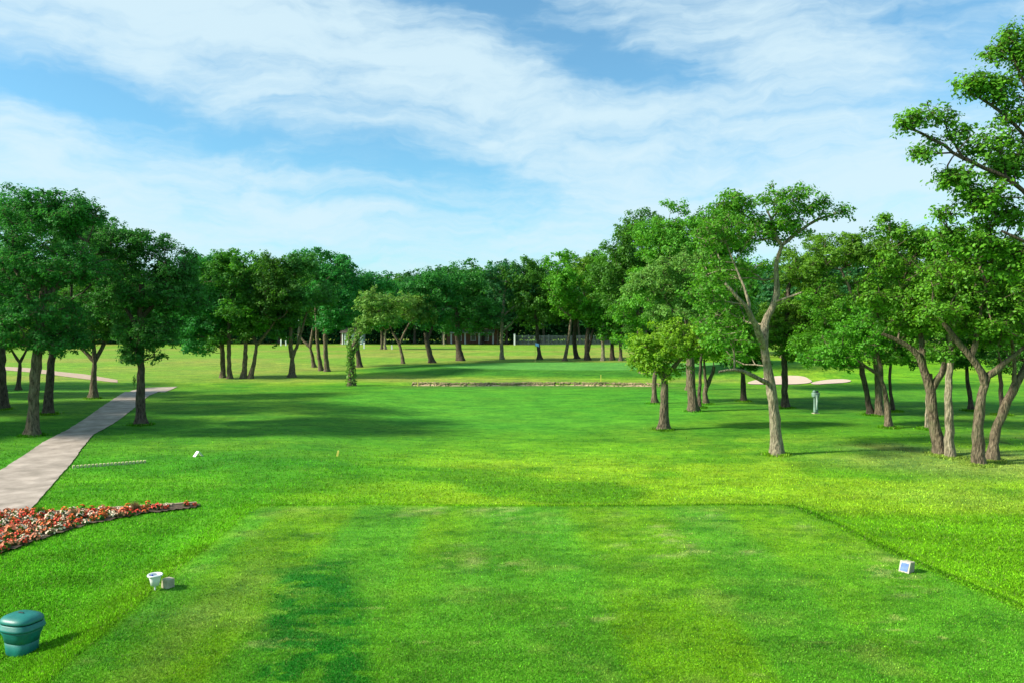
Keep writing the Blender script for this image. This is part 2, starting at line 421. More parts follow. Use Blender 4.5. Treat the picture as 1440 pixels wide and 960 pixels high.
# ------------------------------------------------------------------ blades of grass over the near turf
def grass():
    r = np.random.default_rng(5); n = 760000
    py = 585 + (1010 - 585) * r.random(n) ** .8
    py = py[r.random(n) < sst(585, 690, py)]; n = len(py); px = r.uniform(-160, 1600, n)
    s = (py - HZ) / F; Yb = 5.2 / s; Xb = (px - CX) / F * Yb
    z = ht(Xb, Yb); sd = tee_sd(Xb, Yb)
    pathpoly = np.array(G2([(-230, 770), (-40, 690), (0, 660), (60, 620), (97, 601), (135, 605), (116, 629), (96, 657), (77, 680), (60, 699), (38, 726), (0, 752), (-60, 800)]))
    bed = np.array(BED)
    keep = ~inpoly(Xb, Yb, pathpoly) & ~inpoly(Xb, Yb, bed)
    Xb, Yb, z, sd = Xb[keep], Yb[keep], z[keep], sd[keep]; n = len(Xb)
    # longer uncut grass round the foot of every nearer trunk
    ex = []
    for t in TREES:
        D_ = t.location.y
        if D_ < 64:
            k_ = int(2600 * min(1, (34 / D_) ** 1.2)); rr = .12 + np.abs(r.normal(0, .20, k_)); aa = r.uniform(0, 6.28, k_); ex.append(np.stack([t.location.x + np.cos(aa) * rr, D_ + np.sin(aa) * rr], -1))
    ex = np.concatenate(ex); ne = len(ex); Xb = np.concatenate([Xb, ex[:, 0]]); Yb = np.concatenate([Yb, ex[:, 1]]); z = ht(Xb, Yb); sd = tee_sd(Xb, Yb); n = len(Xb)
    tee = sd < 0
    h = np.where(tee, .020, .034) * r.uniform(.6, 1.5, n) * (1 + (Yb - 12) * .02)
    h[-ne:] = .09 * r.uniform(.5, 1.5, ne); w = h * .22 + .0035
    a = r.uniform(0, 2 * math.pi, n); lean = r.normal(0, .5, (n, 2)) * h[:, None]
    B = np.stack([Xb, Yb, z - .003], -1); d = np.stack([np.cos(a) * w, np.sin(a) * w, 0 * a], -1)
    T = B + np.stack([lean[:, 0], lean[:, 1], h], -1)
    V = np.stack([B - d, B + d, T], 1).reshape(-1, 3)
    c = turf_col(Xb, Yb) * (.82 * np.exp(r.normal(0, .36, n)))[:, None]
    dry = r.random(n) < .05; c[dry] = c[dry] * .4 + np.array([.25, .27, .09]) * .8
    c = np.concatenate([c, np.ones((n, 1))], -1)
    me = mesh_np('grass', V, [np.arange(3 * n).reshape(-1, 3)], colattr=np.repeat(c, 3, 0))
    tag(link('grass', me, M['blade']), 'short mown green grass covering the tee and the ground around it', 'grass', kind='stuff')
BED = G2([(-160, 728), (-60, 722), (60, 722), (180, 715), (282, 709), (282, 714), (200, 723), (120, 739), (60, 758), (0, 780), (-70, 808), (-160, 850)])

# ------------------------------------------------------------------ trees
def resample(pts, step):
    pts = np.array(pts, float)
    d = np.concatenate([[0], np.cumsum(np.linalg.norm(np.diff(pts[:, :3], axis=0), axis=1))])
    n = max(2, int(d[-1] / step) + 1); t = np.linspace(0, d[-1], n)
    q = np.stack([np.interp(t, d, pts[:, k]) for k in range(pts.shape[1])], -1)
    for _ in range(2): q[1:-1, :3] = .25 * q[:-2, :3] + .5 * q[1:-1, :3] + .25 * q[2:, :3]
    return q
def leaves(Cn, nrm, size, rg, asp=.62):
    n = len(Cn)
    nrm = nrm / (np.linalg.norm(nrm, axis=1)[:, None] + 1e-9)
    t = rg.standard_normal((n, 3)); t -= (t * nrm).sum(1)[:, None] * nrm; t /= np.linalg.norm(t, axis=1)[:, None] + 1e-9
    b = np.cross(nrm, t)
    L = size * rg.uniform(.45, 1.4, n)[:, None]; W = L * asp
    v0 = Cn - t * L * .5; v2 = Cn + t * L * .5 - nrm * L * .12
    v1 = Cn + b * W * .5 + t * L * .08 - nrm * L * .08; v3 = Cn - b * W * .5 + t * L * .08 + nrm * L * .02
    return np.stack([v0, v1, v2, v3], 1).reshape(-1, 3)
def build_tree(seed, base, stems, lobes, ncl, leaf, nleaf, tuft=.22, spread=None, trunk_min=.02, ivy=None, twigs=True, dead=0, shell=.42):
    """stems: polylines [(x,y,z,r)...] in world coords; lobes: (center, radii, weight). Returns (trunk mesh data, crown mesh data) local to base"""
    rg = np.random.default_rng(seed)
    nodes = []; par = []; rad = []; chains = []
    for s in stems:
        q = resample(s, .35)
        q[1:-1, :2] += rg.normal(0, .018, (len(q) - 2, 2))
        st = len(nodes); ids = []
        if st:
            d = np.linalg.norm(np.array(nodes) - q[0, :3], axis=1); k = int(d.argmin()); p0 = k; q = q[1:]; ids = [k]
        else: p0 = -1
        for r_ in q:
            nodes.append(r_[:3]); rad.append(r_[3]); par.append(p0); p0 = len(nodes) - 1; ids.append(p0)
        chains.append((ids, True))
    nst = len(nodes)
    # cluster centres
    w = np.array([l[2] * (l[1][0] * l[1][1] * l[1][2]) ** .75 for l in lobes]); w /= w.sum()
    cl = []; small = []
    for l, k in zip(lobes, rg.multinomial(ncl, w)):
        k = max(k, 3)
        u = rg.standard_normal((k, 3)); u /= np.linalg.norm(u, axis=1)[:, None]
        rr = rg.uniform(shell, 1.0, (k, 1)) ** .6
        low = (u[:, 2] < -.3); u[low, 2] *= .55
        out_ = rg.random(k) < .20; rr[out_] = rg.uniform(1.02, 1.28, (out_.sum(), 1)); small.append(out_)
        cl.append(np.array(l[0]) + u * rr * np.array(l[1]))
    cl = np.concatenate(cl); ncl = len(cl); small = np.concatenate(small)
    ctr = cl.mean(0)
    scale = np.array([l[1] for l in lobes]).mean()
    vol = sum(4.19 * l[1][0] * l[1][1] * l[1][2] for l in lobes) * .55
    if spread is None: spread = float(np.clip(1.0 * (vol / ncl) ** (1 / 3), .38, 1.7))
    tuft = max(tuft, spread * .40)
    # connect clusters to the skeleton
    nd = np.array(nodes); plen = np.zeros(len(nodes))
    top = nd[:nst]
    hfork = base[2] + .30 * (cl[:, 2].max() - base[2])
    order = np.argsort([np.linalg.norm(top - c_, axis=1).min() for c_ in cl])
    nodes_a = np.zeros((nst + ncl * 14, 3)); nodes_a[:nst] = nd; pl = np.zeros(nst + ncl * 14); cnt = nst
    par = par + [0] * (ncl * 14); rad = rad + [0] * (ncl * 14); tips = []
    flag = np.zeros(nst + ncl * 14); 
    for ci in order:
        c_ = cl[ci]; A = nodes_a[:cnt]
        dv = c_ - A; d = np.linalg.norm(dv, axis=1)
        cost = d + .22 * pl[:cnt] + 1.3 * np.clip(A[:, 2] - c_[2] + .1, 0, None) + 8 * (A[:, 2] < min(hfork, c_[2] + .2) - .9) * (np.arange(cnt) < nst)
        k = int(cost.argmin()); L = d[k]; m_ = int(np.clip(L / .5, 1, 12)); ids = [k]; p0 = k
        sag = np.array([0, 0, 1.0]) * L * .10 * (1 if c_[2] > A[k, 2] else -.3); jit = rg.normal(0, .055 * L, 3)
        for j in range(1, m_ + 1):
            t = j / m_; q = A[k] * (1 - t) + c_ * t - sag * math.sin(math.pi * t) * .8 + jit * math.sin(math.pi * t) + (rg.normal(0, .045, 3) if j < m_ else 0)
            nodes_a[cnt] = q; par[cnt] = p0; pl[cnt] = pl[p0] + L / m_; p0 = cnt; ids.append(cnt); cnt += 1
        tips.append(p0); chains.append((ids, False))
    # pipe model radii
    area = np.zeros(cnt); e = 2.35; tip = .011 * max(1, leaf / .16)
    for t in tips: area[t] += tip ** e
    for k in range(cnt - 1, nst - 1, -1): area[par[k]] += area[k]
    pr = area ** (1 / e)
    V = []; Q = []; off = 0
    for ids, main in chains:
        pts = nodes_a[ids]
        if main:
            r_ = np.array([rad[k] for k in ids]); n_ = 12
            if off == 0:
                zz = pts[:, 2] - base[2]; r_ = r_ * (1 + .50 * np.exp(-zz / .25)); pts = pts.copy(); pts[0, 2] -= .15
            else: r_[0] = r_[1]
            r_ = np.maximum(r_, trunk_min) * (1 + .05 * rg.standard_normal(len(r_)))
        else:
            r_ = np.array([pr[k] if k >= nst else 0 for k in ids]); r_[0] = min(r_[1] * 1.1, rad[ids[0]] if ids[0] < nst else r_[1] * 1.1); n_ = 5
            r_ = np.minimum(r_, .16)
            if r_.max() < .004: continue
        a, b_ = tube(pts, r_, n_)
        if main:
            A_ = a.reshape(len(pts), n_, 3); th = np.arange(n_) * 2 * math.pi / n_; zz = (pts[:, 2] - base[2])[:, None]; ph = rg.uniform(0, 6.28, 3)
            k_ = 1 + .05 * np.sin(2 * th[None] + ph[0] + zz * 1.1) + .045 * np.sin(3 * th[None] + ph[1] - zz * 1.7)
            if off == 0: k_ = k_ + .30 * np.exp(-np.clip(zz, 0, 9) / .3) * np.maximum(0, np.sin(th[None] * 2.5 + ph[2])) * 1.3
            a = (pts[:, None] + (A_ - pts[:, None]) * k_[..., None]).reshape(-1, 3)
        V.append(a); Q.append(b_ + off); off += len(a)
    # twigs + tufts
    nt_ = 7; TC = []; TN = []
    for ci in range(ncl):
        k = nt_
        o_ = rg.standard_normal((k, 3)); o_ /= np.linalg.norm(o_, axis=1)[:, None]
        o_ *= (.5 if small[ci] else 1.) * spread * rg.uniform(.35, 1.1, (k, 1)); o_[:, 2] *= .78
        c_ = cl[ci]; TC.append(c_ + o_); TN.append(o_)
        if twigs:
            for j in range(k):
                p1 = c_ + o_[j]; mid = (c_ + p1) / 2 + rg.normal(0, .05, 3)
                a, b_ = tube(np.array([c_, mid, p1]), np.array([.012, .009, .005]) * max(1, leaf / .16), 3); V.append(a); Q.append(b_ + off); off += len(a)
    for j in range(dead):    # bare dead limbs
        k = int(rg.choice(np.where((nodes_a[:cnt, 2] < ctr[2] + .6) & (nodes_a[:cnt, 2] > base[2] + 2.2))[0])); p = nodes_a[k]; dr = p - np.array([ctr[0], ctr[1], base[2] + 2.0]); dr /= np.linalg.norm(dr); dr = dr + rg.normal(0, .5, 3)
        L = rg.uniform(.8, 1.8); pts = [p]; 
        for t in range(5): dr = dr + rg.normal(0, .25, 3); dr /= np.linalg.norm(dr); pts.append(pts[-1] + dr * L / 5)
        a, b_ = tube(np.array(pts), np.linspace(.03, .008, 6), 4); V.append(a); Q.append(b_ + off); off += len(a)
    base = np.array(base)
    tr = (np.concatenate(V) - base, np.concatenate(Q))
    TC = np.concatenate(TC); TN = np.concatenate(TN); nT = len(TC)
    per = max(3, int(nleaf / nT)); keep = np.repeat(small, nt_ * per) & (rg.random(nT * per) < .6); C = np.repeat(TC, per, 0); n = len(C); sm_ = np.repeat(np.where(small, .6, 1.), nt_ * per)[:, None]
    g = rg.standard_normal((n, 3)); g /= np.linalg.norm(g, axis=1)[:, None]; g *= (rg.random((n, 1)) ** .45) * max(tuft, leaf * 1.1) * np.array([1.25, 1.25, .85]) * sm_
    nr = g / (tuft) * .8 + np.repeat(TN, per, 0) / spread * .4 + np.array([0, 0, .75]) + rg.normal(0, .45, (n, 3))
    C = C + g
    tvk = ~keep
    tv = np.repeat(np.clip(.5 + .26 * rg.standard_normal(nT), 0, 1), per) * .7 + .3 * rg.random(n)
    C = C[tvk]; nr = nr[tvk]; tv = tv[tvk]
    if ivy:
        iv = []
        for (p, q_, rad_, k) in ivy:
            t = rg.random((k, 1)); a = rg.uniform(0, 6.28, (k, 1)); rr = rad_ * (1 + .5 * rg.random((k, 1)))
            iv.append(np.array(p) * (1 - t) + np.array(q_) * t + np.concatenate([np.cos(a) * rr, np.sin(a) * rr, 0 * a], 1))
        iv = np.concatenate(iv); C = np.concatenate([C, iv]); nr = np.concatenate([nr, rg.standard_normal((len(iv), 3)) + np.array([0, -.4, .3])]); tv = np.concatenate([tv, rg.random(len(iv))])
    LV = leaves(C, nr, leaf, rg) - base
    n = len(C)
    return tr, (LV, np.arange(4 * n).reshape(-1, 4), np.repeat(tv, 4))
def make_tree(name, base, tr, cr, bark, leafk, label=None, cat='tree', group=None):
    t = empty(name, base); tag(t, label, cat, group)
    link('trunk', mesh_np('trunk', tr[0], [tr[1]], smooth=True), M[bark], t)
    link('crown', mesh_np('crown', cr[0], [cr[1]], attrs={'var': cr[2]}), M['leaf_' + leafk], t)
    return t
def copy_tree(t, loc, rz, sc, label=None, group=None):
    c_ = t.copy(); COL.objects.link(c_); c_.location = loc; c_.rotation_euler = (0, 0, rz); c_.scale = (sc, sc, sc * random.uniform(.92, 1.08))
    for k in ('label', 'group'):
        if k in c_: del c_[k]
    if label: c_['label'] = label
    if group: c_['group'] = group
    for ch in list(t.children):
        d = ch.copy(); COL.objects.link(d); d.parent = c_
    return c_
TREES = []
def tree(label, bx, by, w, trunk, forks, lobes, leafk='mid', bark='bark', dens=1.0, ncl=None, group=None, dead=0, name='oak_tree', ivy=False, depth=1.0, leafs=1.0, dsp=0, cat='oak tree', shell=.42):
    """all coordinates are photo pixels at the tree's own distance; lobes (cx,cy,rx,ry[,depth offset m[,weight]])"""
    base = P(bx, by); D = base[1]; m = D / F
    rg = np.random.default_rng(int(bx * 7 + by))
    r0 = w * .5 * m * .92
    def W(px, py, dy=0):
        q = at(px, py, D); return np.array([q[0], D + dy, q[2]])
    allst = []
    pts = [np.array(base)]
    for p in trunk: pts.append(W(p[0], p[1], p[2] if len(p) > 2 else 0))
    n = len(pts); allst.append([(*p, r0 * (1 - .45 * k / max(1, n - 1))) for k, p in enumerate(pts)])
    for f in forks:
        fr = r0 * (f[0] if not isinstance(f[0], tuple) else .55); fp = f[1:] if not isinstance(f[0], tuple) else f
        pts = []; dy = rg.uniform(-.8, .8)
        for k, p in enumerate(fp): pts.append(W(p[0], p[1], (p[2] if len(p) > 2 else dy * k / len(fp))))
        n = len(pts); allst.append([(*p, fr * (1 - .6 * k / max(1, n - 1))) for k, p in enumerate(pts)])
    L = []; area = 0
    for l in lobes:
        rx, rz = l[2] * m, l[3] * m; rd = max(rx, rz) * 1.0 * depth
        off = l[4] if len(l) > 4 else rg.uniform(-.25, .25) * rd
        L.append((W(l[0], l[1], off), (rx * .88, rd, rz * .85), l[5] if len(l) > 5 else 1.0)); area += math.pi * l[2] * l[3]
    lf = max(.125, .0030 * D) * leafs; lpx = lf / m
    nleaf = int(min(62000, 6.0 * dens * area / (.36 * lpx * lpx)))
    if ncl is None: ncl = int(np.clip(area / 150 * dens ** .5, 60, 330))
    iv = None
    if ivy:
        iv = []
        s0 = allst[0]
        for a, b_ in zip(s0[:-1], s0[1:]): iv.append((a[:3], b_[:3], a[3] * 1.05, 260))
        for s_ in allst[1:]:
            for a, b_ in zip(s_[:-1], s_[1:]): iv.append((a[:3], b_[:3], a[3] * 1.4, 170))
    tr, cr = build_tree(int(bx * 13 + by * 3), base, allst, L, ncl, lf, nleaf, tuft=max(.2, lf * 1.25), ivy=iv, twigs=D < 75, dead=dead, shell=shell)
    t = make_tree(name, base, tr, cr, bark, leafk, label, cat, group)
    TREES.append(t); return t

# ---- left hand grove
tree('oak tree at the left edge of the frame with a dark straight trunk', 4, 575, 14, [(3, 520), (2, 460), (0, 420)], [(.6, (2, 460), (-20, 420), (-40, 380))], [(-10, 350, 60, 75), (-60, 400, 50, 60), (10, 440, 45, 35), (15, 300, 40, 35)], 'teal', 'bark_dark')
tree('small thin forked tree behind the grove at the far left, leaves yellowish', 26, 548, 7, [(27, 525), (28, 510)], [(.7, (28, 510), (21, 497), (15, 485)), (.7, (28, 510), (36, 492), (43, 475))], [(20, 480, 25, 22), (42, 465, 28, 25)], 'mid', 'bark_dark', dens=.7)
tree('thick grey trunked oak, the nearest tree left of the cart path', 46, 612, 18, [(47, 560), (52, 500), (58, 450), (62, 400)], [(.55, (58, 450), (40, 410), (20, 370)), (.55, (60, 425), (90, 390), (115, 340))], [(45, 320, 60, 48), (95, 300, 48, 30), (20, 390, 60, 50), (95, 375, 60, 45), (55, 440, 60, 28), (60, 290, 40, 25), (128, 285, 24, 17, 0, .7), (20, 470, 50, 24), (75, 480, 40, 20)], 'teal', 'bark', dens=1.1, dead=4)
tree('dark trunked oak leaning a limb to the right, just behind the thick grey trunk', 68, 582, 13, [(69, 540), (73, 505), (76, 460), (82, 420)], [(.6, (74, 500), (88, 485), (102, 472), (125, 440))], [(125, 370, 55, 50), (95, 320, 40, 40), (95, 440, 55, 28), (150, 335, 44, 32), (100, 478, 34, 18)], 'teal', 'bark_dark')
tree('oak with three spreading limbs standing left of the cart path bend', 131, 560, 11, [(132, 530), (133, 508)], [(.65, (132, 508), (121, 497), (108, 482), (95, 460)), (.65, (133, 508), (133, 485), (130, 450)), (.7, (133, 508), (142, 488), (152, 465), (170, 430))], [(110, 430, 50, 35), (150, 400, 54, 48), (180, 440, 50, 36), (130, 470, 50, 20)], 'dark', 'bark')
tree('straight dark trunked oak standing alone right of the cart path', 198, 597, 14, [(198, 560), (198, 510), (197, 460), (199, 400)], [(.5, (198, 470), (175, 430), (160, 390)), (.5, (198, 450), (225, 420), (245, 385))], [(200, 345, 40, 30), (165, 350, 40, 35), (240, 375, 38, 38), (205, 410, 65, 45), (205, 465, 50, 34), (256, 420, 36, 46), (262, 385, 26, 28), (150, 420, 34, 34), (232, 470, 34, 24), (200, 495, 30, 18)], 'teal', 'bark_dark', dens=1.15)
# ---- middle left
tree('left tree of the close pair with low hanging branches right of the cart path', 314, 531, 8, [(313, 500), (312, 470), (305, 430)], [(.5, (312, 490), (295, 478), (275, 470), (262, 472))], [(275, 395, 42, 44), (250, 430, 30, 40), (290, 450, 42, 38), (262, 460, 30, 28), (285, 485, 35, 14), (305, 380, 30, 25)], 'teal', 'bark')
tree('right tree of the close pair with low hanging branches right of the cart path', 323, 532, 7.5, [(322, 500), (322, 460), (325, 410)], [], [(318, 390, 38, 35), (335, 440, 35, 35), (320, 480, 28, 16), (330, 372, 28, 18)], 'dark', 'bark')
tree('upright slim trunked oak with bright green lower leaves, left of a V shaped pair', 343, 532, 8, [(345, 500), (346, 475), (346, 440)], [], [(345, 375, 38, 22), (345, 430, 32, 28), (352, 455, 25, 20)], 'vivid', 'bark')
tree('right leaning oak of the V shaped pair with a forked top', 352, 532, 8, [(357, 510), (361, 485)], [(.7, (361, 485), (354, 472), (350, 450)), (.7, (361, 485), (374, 472), (390, 450))], [(375, 385, 38, 28), (385, 440, 40, 32), (395, 405, 30, 35), (370, 465, 30, 15)], 'dark', 'bark')
tree('oak whose trunk splits low into two stems, between the V shaped pair and the trio', 411, 530, 10, [(411, 512), (411, 502)], [(.8, (411, 502), (409, 480), (410, 450), (415, 410)), (.6, (411, 502), (418, 487), (423, 470), (432, 440))], [(415, 385, 32, 30), (405, 440, 38, 34), (440, 420, 34, 30), (430, 372, 26, 16), (400, 470, 22, 12)], 'teal', 'bark')
tree('leftmost oak of the trio of thin trunks, bent to the left', 442, 516, 6.5, [(439, 500), (436, 488)], [(.75, (436, 488), (427, 480), (418, 470)), (.8, (436, 488), (440, 460), (445, 430))], [(440, 440, 30, 30), (450, 400, 26, 30)], 'dark', 'bark')
tree('middle oak of the trio of thin trunks', 452, 521, 7, [(448, 500), (446, 475), (444, 430)], [], [(445, 368, 36, 16), (470, 380, 30, 22), (450, 420, 34, 28)], 'teal', 'bark')
tree('rightmost and straightest oak of the trio of thin trunks', 460, 522, 8, [(458, 500), (457, 465), (459, 420)], [], [(470, 405, 32, 36), (485, 430, 28, 34), (465, 450, 28, 24), (487, 372, 14, 9, 0, .6)], 'teal', 'bark')
tree('ivy clad leaning tree with pale green leaves and a forked mossy trunk', 494, 542, 10, [(494, 520), (493, 500), (495, 492)], [(.85, (495, 492), (503, 475), (513, 458), (528, 435)), (.6, (495, 495), (489, 478), (492, 462))], [(525, 430, 26, 24), (548, 425, 28, 18), (510, 455, 14, 24), (540, 445, 26, 16)], 'pale', 'bark', ivy=True, name='ivy_tree')
tree('dark leaning trunk directly behind the ivy clad tree', 506, 516, 8, [(503, 495), (501, 470), (505, 440)], [], [(510, 400, 32, 20), (530, 400, 28, 18), (505, 440, 26, 28)], 'teal', 'bark_dark')
tree('left one of two slender twin trees far out on the dry field', 537, 491, 4, [(537, 478), (536, 465)], [], [(530, 452, 24, 20), (525, 430, 22, 20)], 'teal', 'bark')
tree('right one of two slender twin trees far out on the dry field', 541.5, 491, 4, [(541, 478), (542, 465)], [], [(548, 450, 22, 18), (548, 425, 24, 18)], 'teal', 'bark_pale')
tree('thin tree leaning left under a rounded pale green crown', 567, 511, 5.5, [(565, 495), (560, 480), (552, 468)], [(.8, (562, 485), (570, 465), (582, 445))], [(580, 432, 28, 22), (558, 440, 30, 20), (592, 445, 18, 18)], 'pale', 'bark')
tree('dark oak leaning left beside the green, its trunk thick', 608, 510, 9.5, [(604, 495), (600, 480), (598, 468)], [(.6, (600, 480), (606, 465), (612, 450))], [(585, 400, 32, 20), (612, 415, 36, 30), (600, 450, 30, 22), (625, 395, 30, 20)], 'teal', 'bark_dark')
tree('dark stout trunked oak left of the putting green with a broad crown', 648, 507, 11, [(645, 490), (643, 465), (643, 440)], [], [(650, 390, 42, 22), (630, 430, 36, 32), (665, 430, 36, 32), (650, 458, 36, 14)], 'teal', 'bark_dark')
tree('tall slim pale trunked tree behind the putting green with bare side branches', 706, 505, 6, [(705, 480), (706, 450), (709, 420), (712, 395)], [(.5, (707, 445), (722, 432), (738, 425)), (.45, (708, 465), (720, 455), (728, 445))], [(715, 385, 34, 18), (695, 440, 22, 26), (735, 415, 26, 20), (690, 400, 24, 20)], 'far', 'bark_pale', dens=.7)
tree('dark trunked oak standing just behind the flagstick', 759, 505, 6.5, [(757, 485), (755, 460), (752, 430)], [], [(745, 385, 42, 20), (757, 445, 32, 28), (765, 415, 34, 30), (735, 420, 24, 28)], 'dark', 'bark_dark')
tree('light trunked tree leaning right, first right of the flagstick', 794, 507, 6, [(797, 490), (800, 475), (803, 450)], [], [(795, 380, 32, 24), (800, 430, 30, 30), (785, 405, 28, 28)], 'vivid', 'bark')
tree('dark trunked oak with a flared foot, second right of the flagstick', 811, 504, 8, [(808, 490), (808, 470), (810, 440)], [], [(825, 385, 32, 28), (815, 430, 30, 30), (830, 368, 20, 12)], 'mid', 'bark_dark')
tree('thick double trunked oak behind the green, third right of the flagstick', 826, 506, 8.5, [(825, 490), (826, 470), (832, 440)], [(.7, (826, 496), (830, 480), (836, 455))], [(850, 400, 34, 32), (838, 440, 28, 26), (858, 370, 26, 22)], 'vivid', 'bark_dark')
tree('pale mossy trunked tree behind the green, fourth right of the flagstick', 848, 507, 6, [(848, 490), (847, 470), (850, 440)], [], [(855, 440, 26, 26), (862, 470, 20, 16), (870, 410, 26, 26)], 'mid', 'bark_pale')
tree('dark slim tree behind the green, fifth right of the flagstick', 861, 506, 7, [(861, 490), (861, 470), (866, 440)], [], [(880, 430, 30, 30), (875, 465, 25, 18), (870, 390, 30, 30)], 'mid', 'bark_dark')
tree('slim brown trunked tree right of the green, last before the low bushy crown', 873, 507, 5.5, [(873, 490), (872, 470), (880, 445)], [], [(890, 400, 28, 28), (890, 450, 30, 24)], 'vivid', 'bark')
# ---- right hand grove
tree('tall round crowned oak rising behind the low bushy tree at the creek end', 905, 524, 10, [(904, 500), (902, 450), (905, 390)], [(.6, (902, 450), (880, 410), (870, 380)), (.6, (903, 430), (920, 390), (935, 350))], [(885, 362, 46, 38), (860, 385, 34, 36), (905, 325, 42, 30), (870, 415, 36, 40), (925, 360, 40, 40), (890, 450, 40, 30)], 'dark', 'bark')
tree('highest dome crowned oak behind the thick brown trunk', 970, 548, 11, [(969, 500), (966, 440), (962, 380)], [(.6, (966, 440), (940, 390), (930, 350))], [(958, 312, 44, 30), (925, 330, 40, 30), (1030, 320, 40, 28), (1040, 370, 40, 40), (940, 350, 44, 40), (985, 345, 40, 36), (960, 400, 55, 40), (1000, 310, 30, 20)], 'mid', 'bark')
tree('crooked short trunk half hidden behind the low bushy tree', 921, 567, 8.5, [(919, 545), (922, 520), (918, 490)], [], [(905, 440, 42, 36), (920, 400, 38, 34), (895, 480, 30, 20)], 'mid', 'bark')
tree('low bushy oak with a short straight trunk and bright yellow green crown', 933, 604, 15, [(934, 575), (934, 545), (935, 515)], [(.6, (934, 530), (918, 510), (905, 495)), (.6, (934, 530), (952, 508), (968, 490))], [(935, 488, 46, 34), (910, 503, 26, 28), (962, 482, 42, 32), (930, 520, 32, 16), (985, 478, 30, 24), (900, 490, 16, 20)], 'lime', 'bark', dens=1.1)
tree('thick brown trunked oak right of the low bushy tree', 975, 578, 16, [(973, 550), (971, 520), (970, 470), (965, 430)], [(.55, (970, 480), (945, 440), (930, 410)), (.55, (970, 470), (995, 430), (1005, 390))], [(930, 395, 40, 30), (965, 380, 42, 32), (950, 435, 45, 32), (990, 420, 40, 34), (905, 410, 25, 24)], 'pale', 'bark')
tree('thin dark stem tight behind the thick brown trunk', 983, 573, 6, [(984, 545), (985, 510), (990, 460)], [], [(1000, 440, 30, 32), (985, 470, 30, 22)], 'mid', 'bark_dark')
tree('crooked small oak with a bent stem curling right, beside the thick brown trunk', 993, 568, 8.5, [(990, 552), (994, 540), (1001, 530), (1004, 515)], [(.7, (994, 545), (989, 525), (990, 500))], [(1012, 482, 46, 30), (985, 495, 30, 24), (1040, 492, 34, 22), (1005, 455, 34, 22)], 'lime', 'bark')
tree('small dark oak in shade, straight behind the low limb of the leaning oak', 1046, 564, 8.5, [(1045, 540), (1045, 515), (1046, 480)], [], [(1045, 505, 34, 20), (1050, 460, 42, 34), (1035, 430, 34, 30)], 'dark', 'bark_dark')
tree('leaning pale oak with a sinuous forked trunk, alone in front of the right grove', 1092.5, 639, 19, [(1090, 600), (1086, 550), (1081, 520), (1075, 490)],
     [(.68, (1075, 490), (1077, 467, .3), (1084, 441, .5), (1100, 422, .5), (1096, 390, .4), (1093, 367, .2), (1100, 345, 0)), (.36, (1100, 345), (1119, 331), (1145, 310), (1171, 302), (1187, 297)), (.34, (1098, 350), (1090, 320), (1085, 295)),
      (.58, (1075, 490), (1062, 467, -.4), (1049, 441, -.8), (1031, 424, -1), (1010, 400, -1)), (.4, (1083, 540), (1053, 527, -.6), (1027, 515, -1), (1000, 520, -1.2)), (.3, (1100, 422), (1112, 416), (1122, 412)), (.3, (1049, 441, -.8), (1040, 400, -.6), (1030, 370, -.2))],
     [(1112, 290, 36, 27, 0), (1070, 292, 36, 26, 0, .9), (1092, 274, 16, 13, .3, 1.2), (1132, 274, 14, 12, -.3, 1.2), (1100, 325, 18, 22, .8, 1), (1124, 322, 16, 13, .3, 1), (1148, 304, 16, 15, .2, 1), (1162, 292, 20, 16, 0, .9), (1184, 297, 9, 9, 0, 1.5), (1030, 455, 44, 32, 2.0), (1100, 315, 34, 22), (1045, 325, 42, 28, 0), (1005, 335, 36, 26, 0), (1060, 375, 34, 30, 1.6), (1030, 285, 24, 16, 0, .8), (1045, 415, 34, 26, 2.2), (1015, 385, 42, 34, 1.2), (985, 420, 34, 26, -1), (1010, 475, 40, 22, -1.5), (1045, 500, 28, 16, 1.5)], 'mid', 'bark_pale', dens=.8, dead=5, shell=.2, ncl=260)
tree('dark trunked oak directly behind the leaning pale oak', 1105, 573, 11, [(1103, 545), (1103, 500), (1105, 450), (1110, 400)], [(.5, (1104, 470), (1130, 440), (1150, 410))], [(1140, 355, 40, 26), (1115, 385, 34, 26), (1125, 490, 40, 22), (1135, 430, 46, 38), (1085, 470, 34, 28), (1105, 450, 40, 34), (1150, 400, 28, 28), (1150, 470, 35, 24)], 'mid', 'bark_dark')
tree('dark trunk leaning left, leftmost of the cluster right of the ball washer', 1225, 583, 9.5, [(1220, 560), (1214, 530), (1208, 500), (1195, 470)], [], [(1160, 430, 46, 38), (1185, 470, 46, 30), (1145, 480, 38, 28), (1175, 500, 40, 16), (1130, 505, 20, 12)], 'vivid', 'bark_dark')
tree('stout reddish trunk in the middle of the cluster right of the ball washer', 1237, 584, 13, [(1236, 555), (1234, 520), (1230, 470), (1228, 420)], [(.5, (1230, 470), (1200, 420), (1180, 380))], [(1225, 355, 46, 32), (1180, 355, 42, 36), (1265, 370, 40, 34), (1245, 420, 42, 38), (1200, 420, 40, 34), (1150, 370, 20, 22)], 'mid', 'bark')
tree('tan slender trunk arching left, nearest of the cluster right of the ball washer', 1250, 601, 10, [(1248, 575), (1244, 545), (1236, 526)], [(.6, (1238, 528), (1222, 517), (1205, 505)), (.7, (1240, 533), (1238, 505), (1225, 475))], [(1205, 480, 50, 30), (1235, 460, 42, 32), (1160, 500, 32, 18), (1200, 508, 40, 15), (1245, 495, 30, 18)], 'vivid', 'bark')
tree('thin dark stem, rightmost of the cluster right of the ball washer', 1256, 578, 6, [(1252, 550), (1251, 520), (1258, 480)], [], [(1262, 500, 34, 18), (1265, 450, 44, 36), (1290, 420, 36, 34), (1250, 400, 40, 30)], 'dark', 'bark_dark')
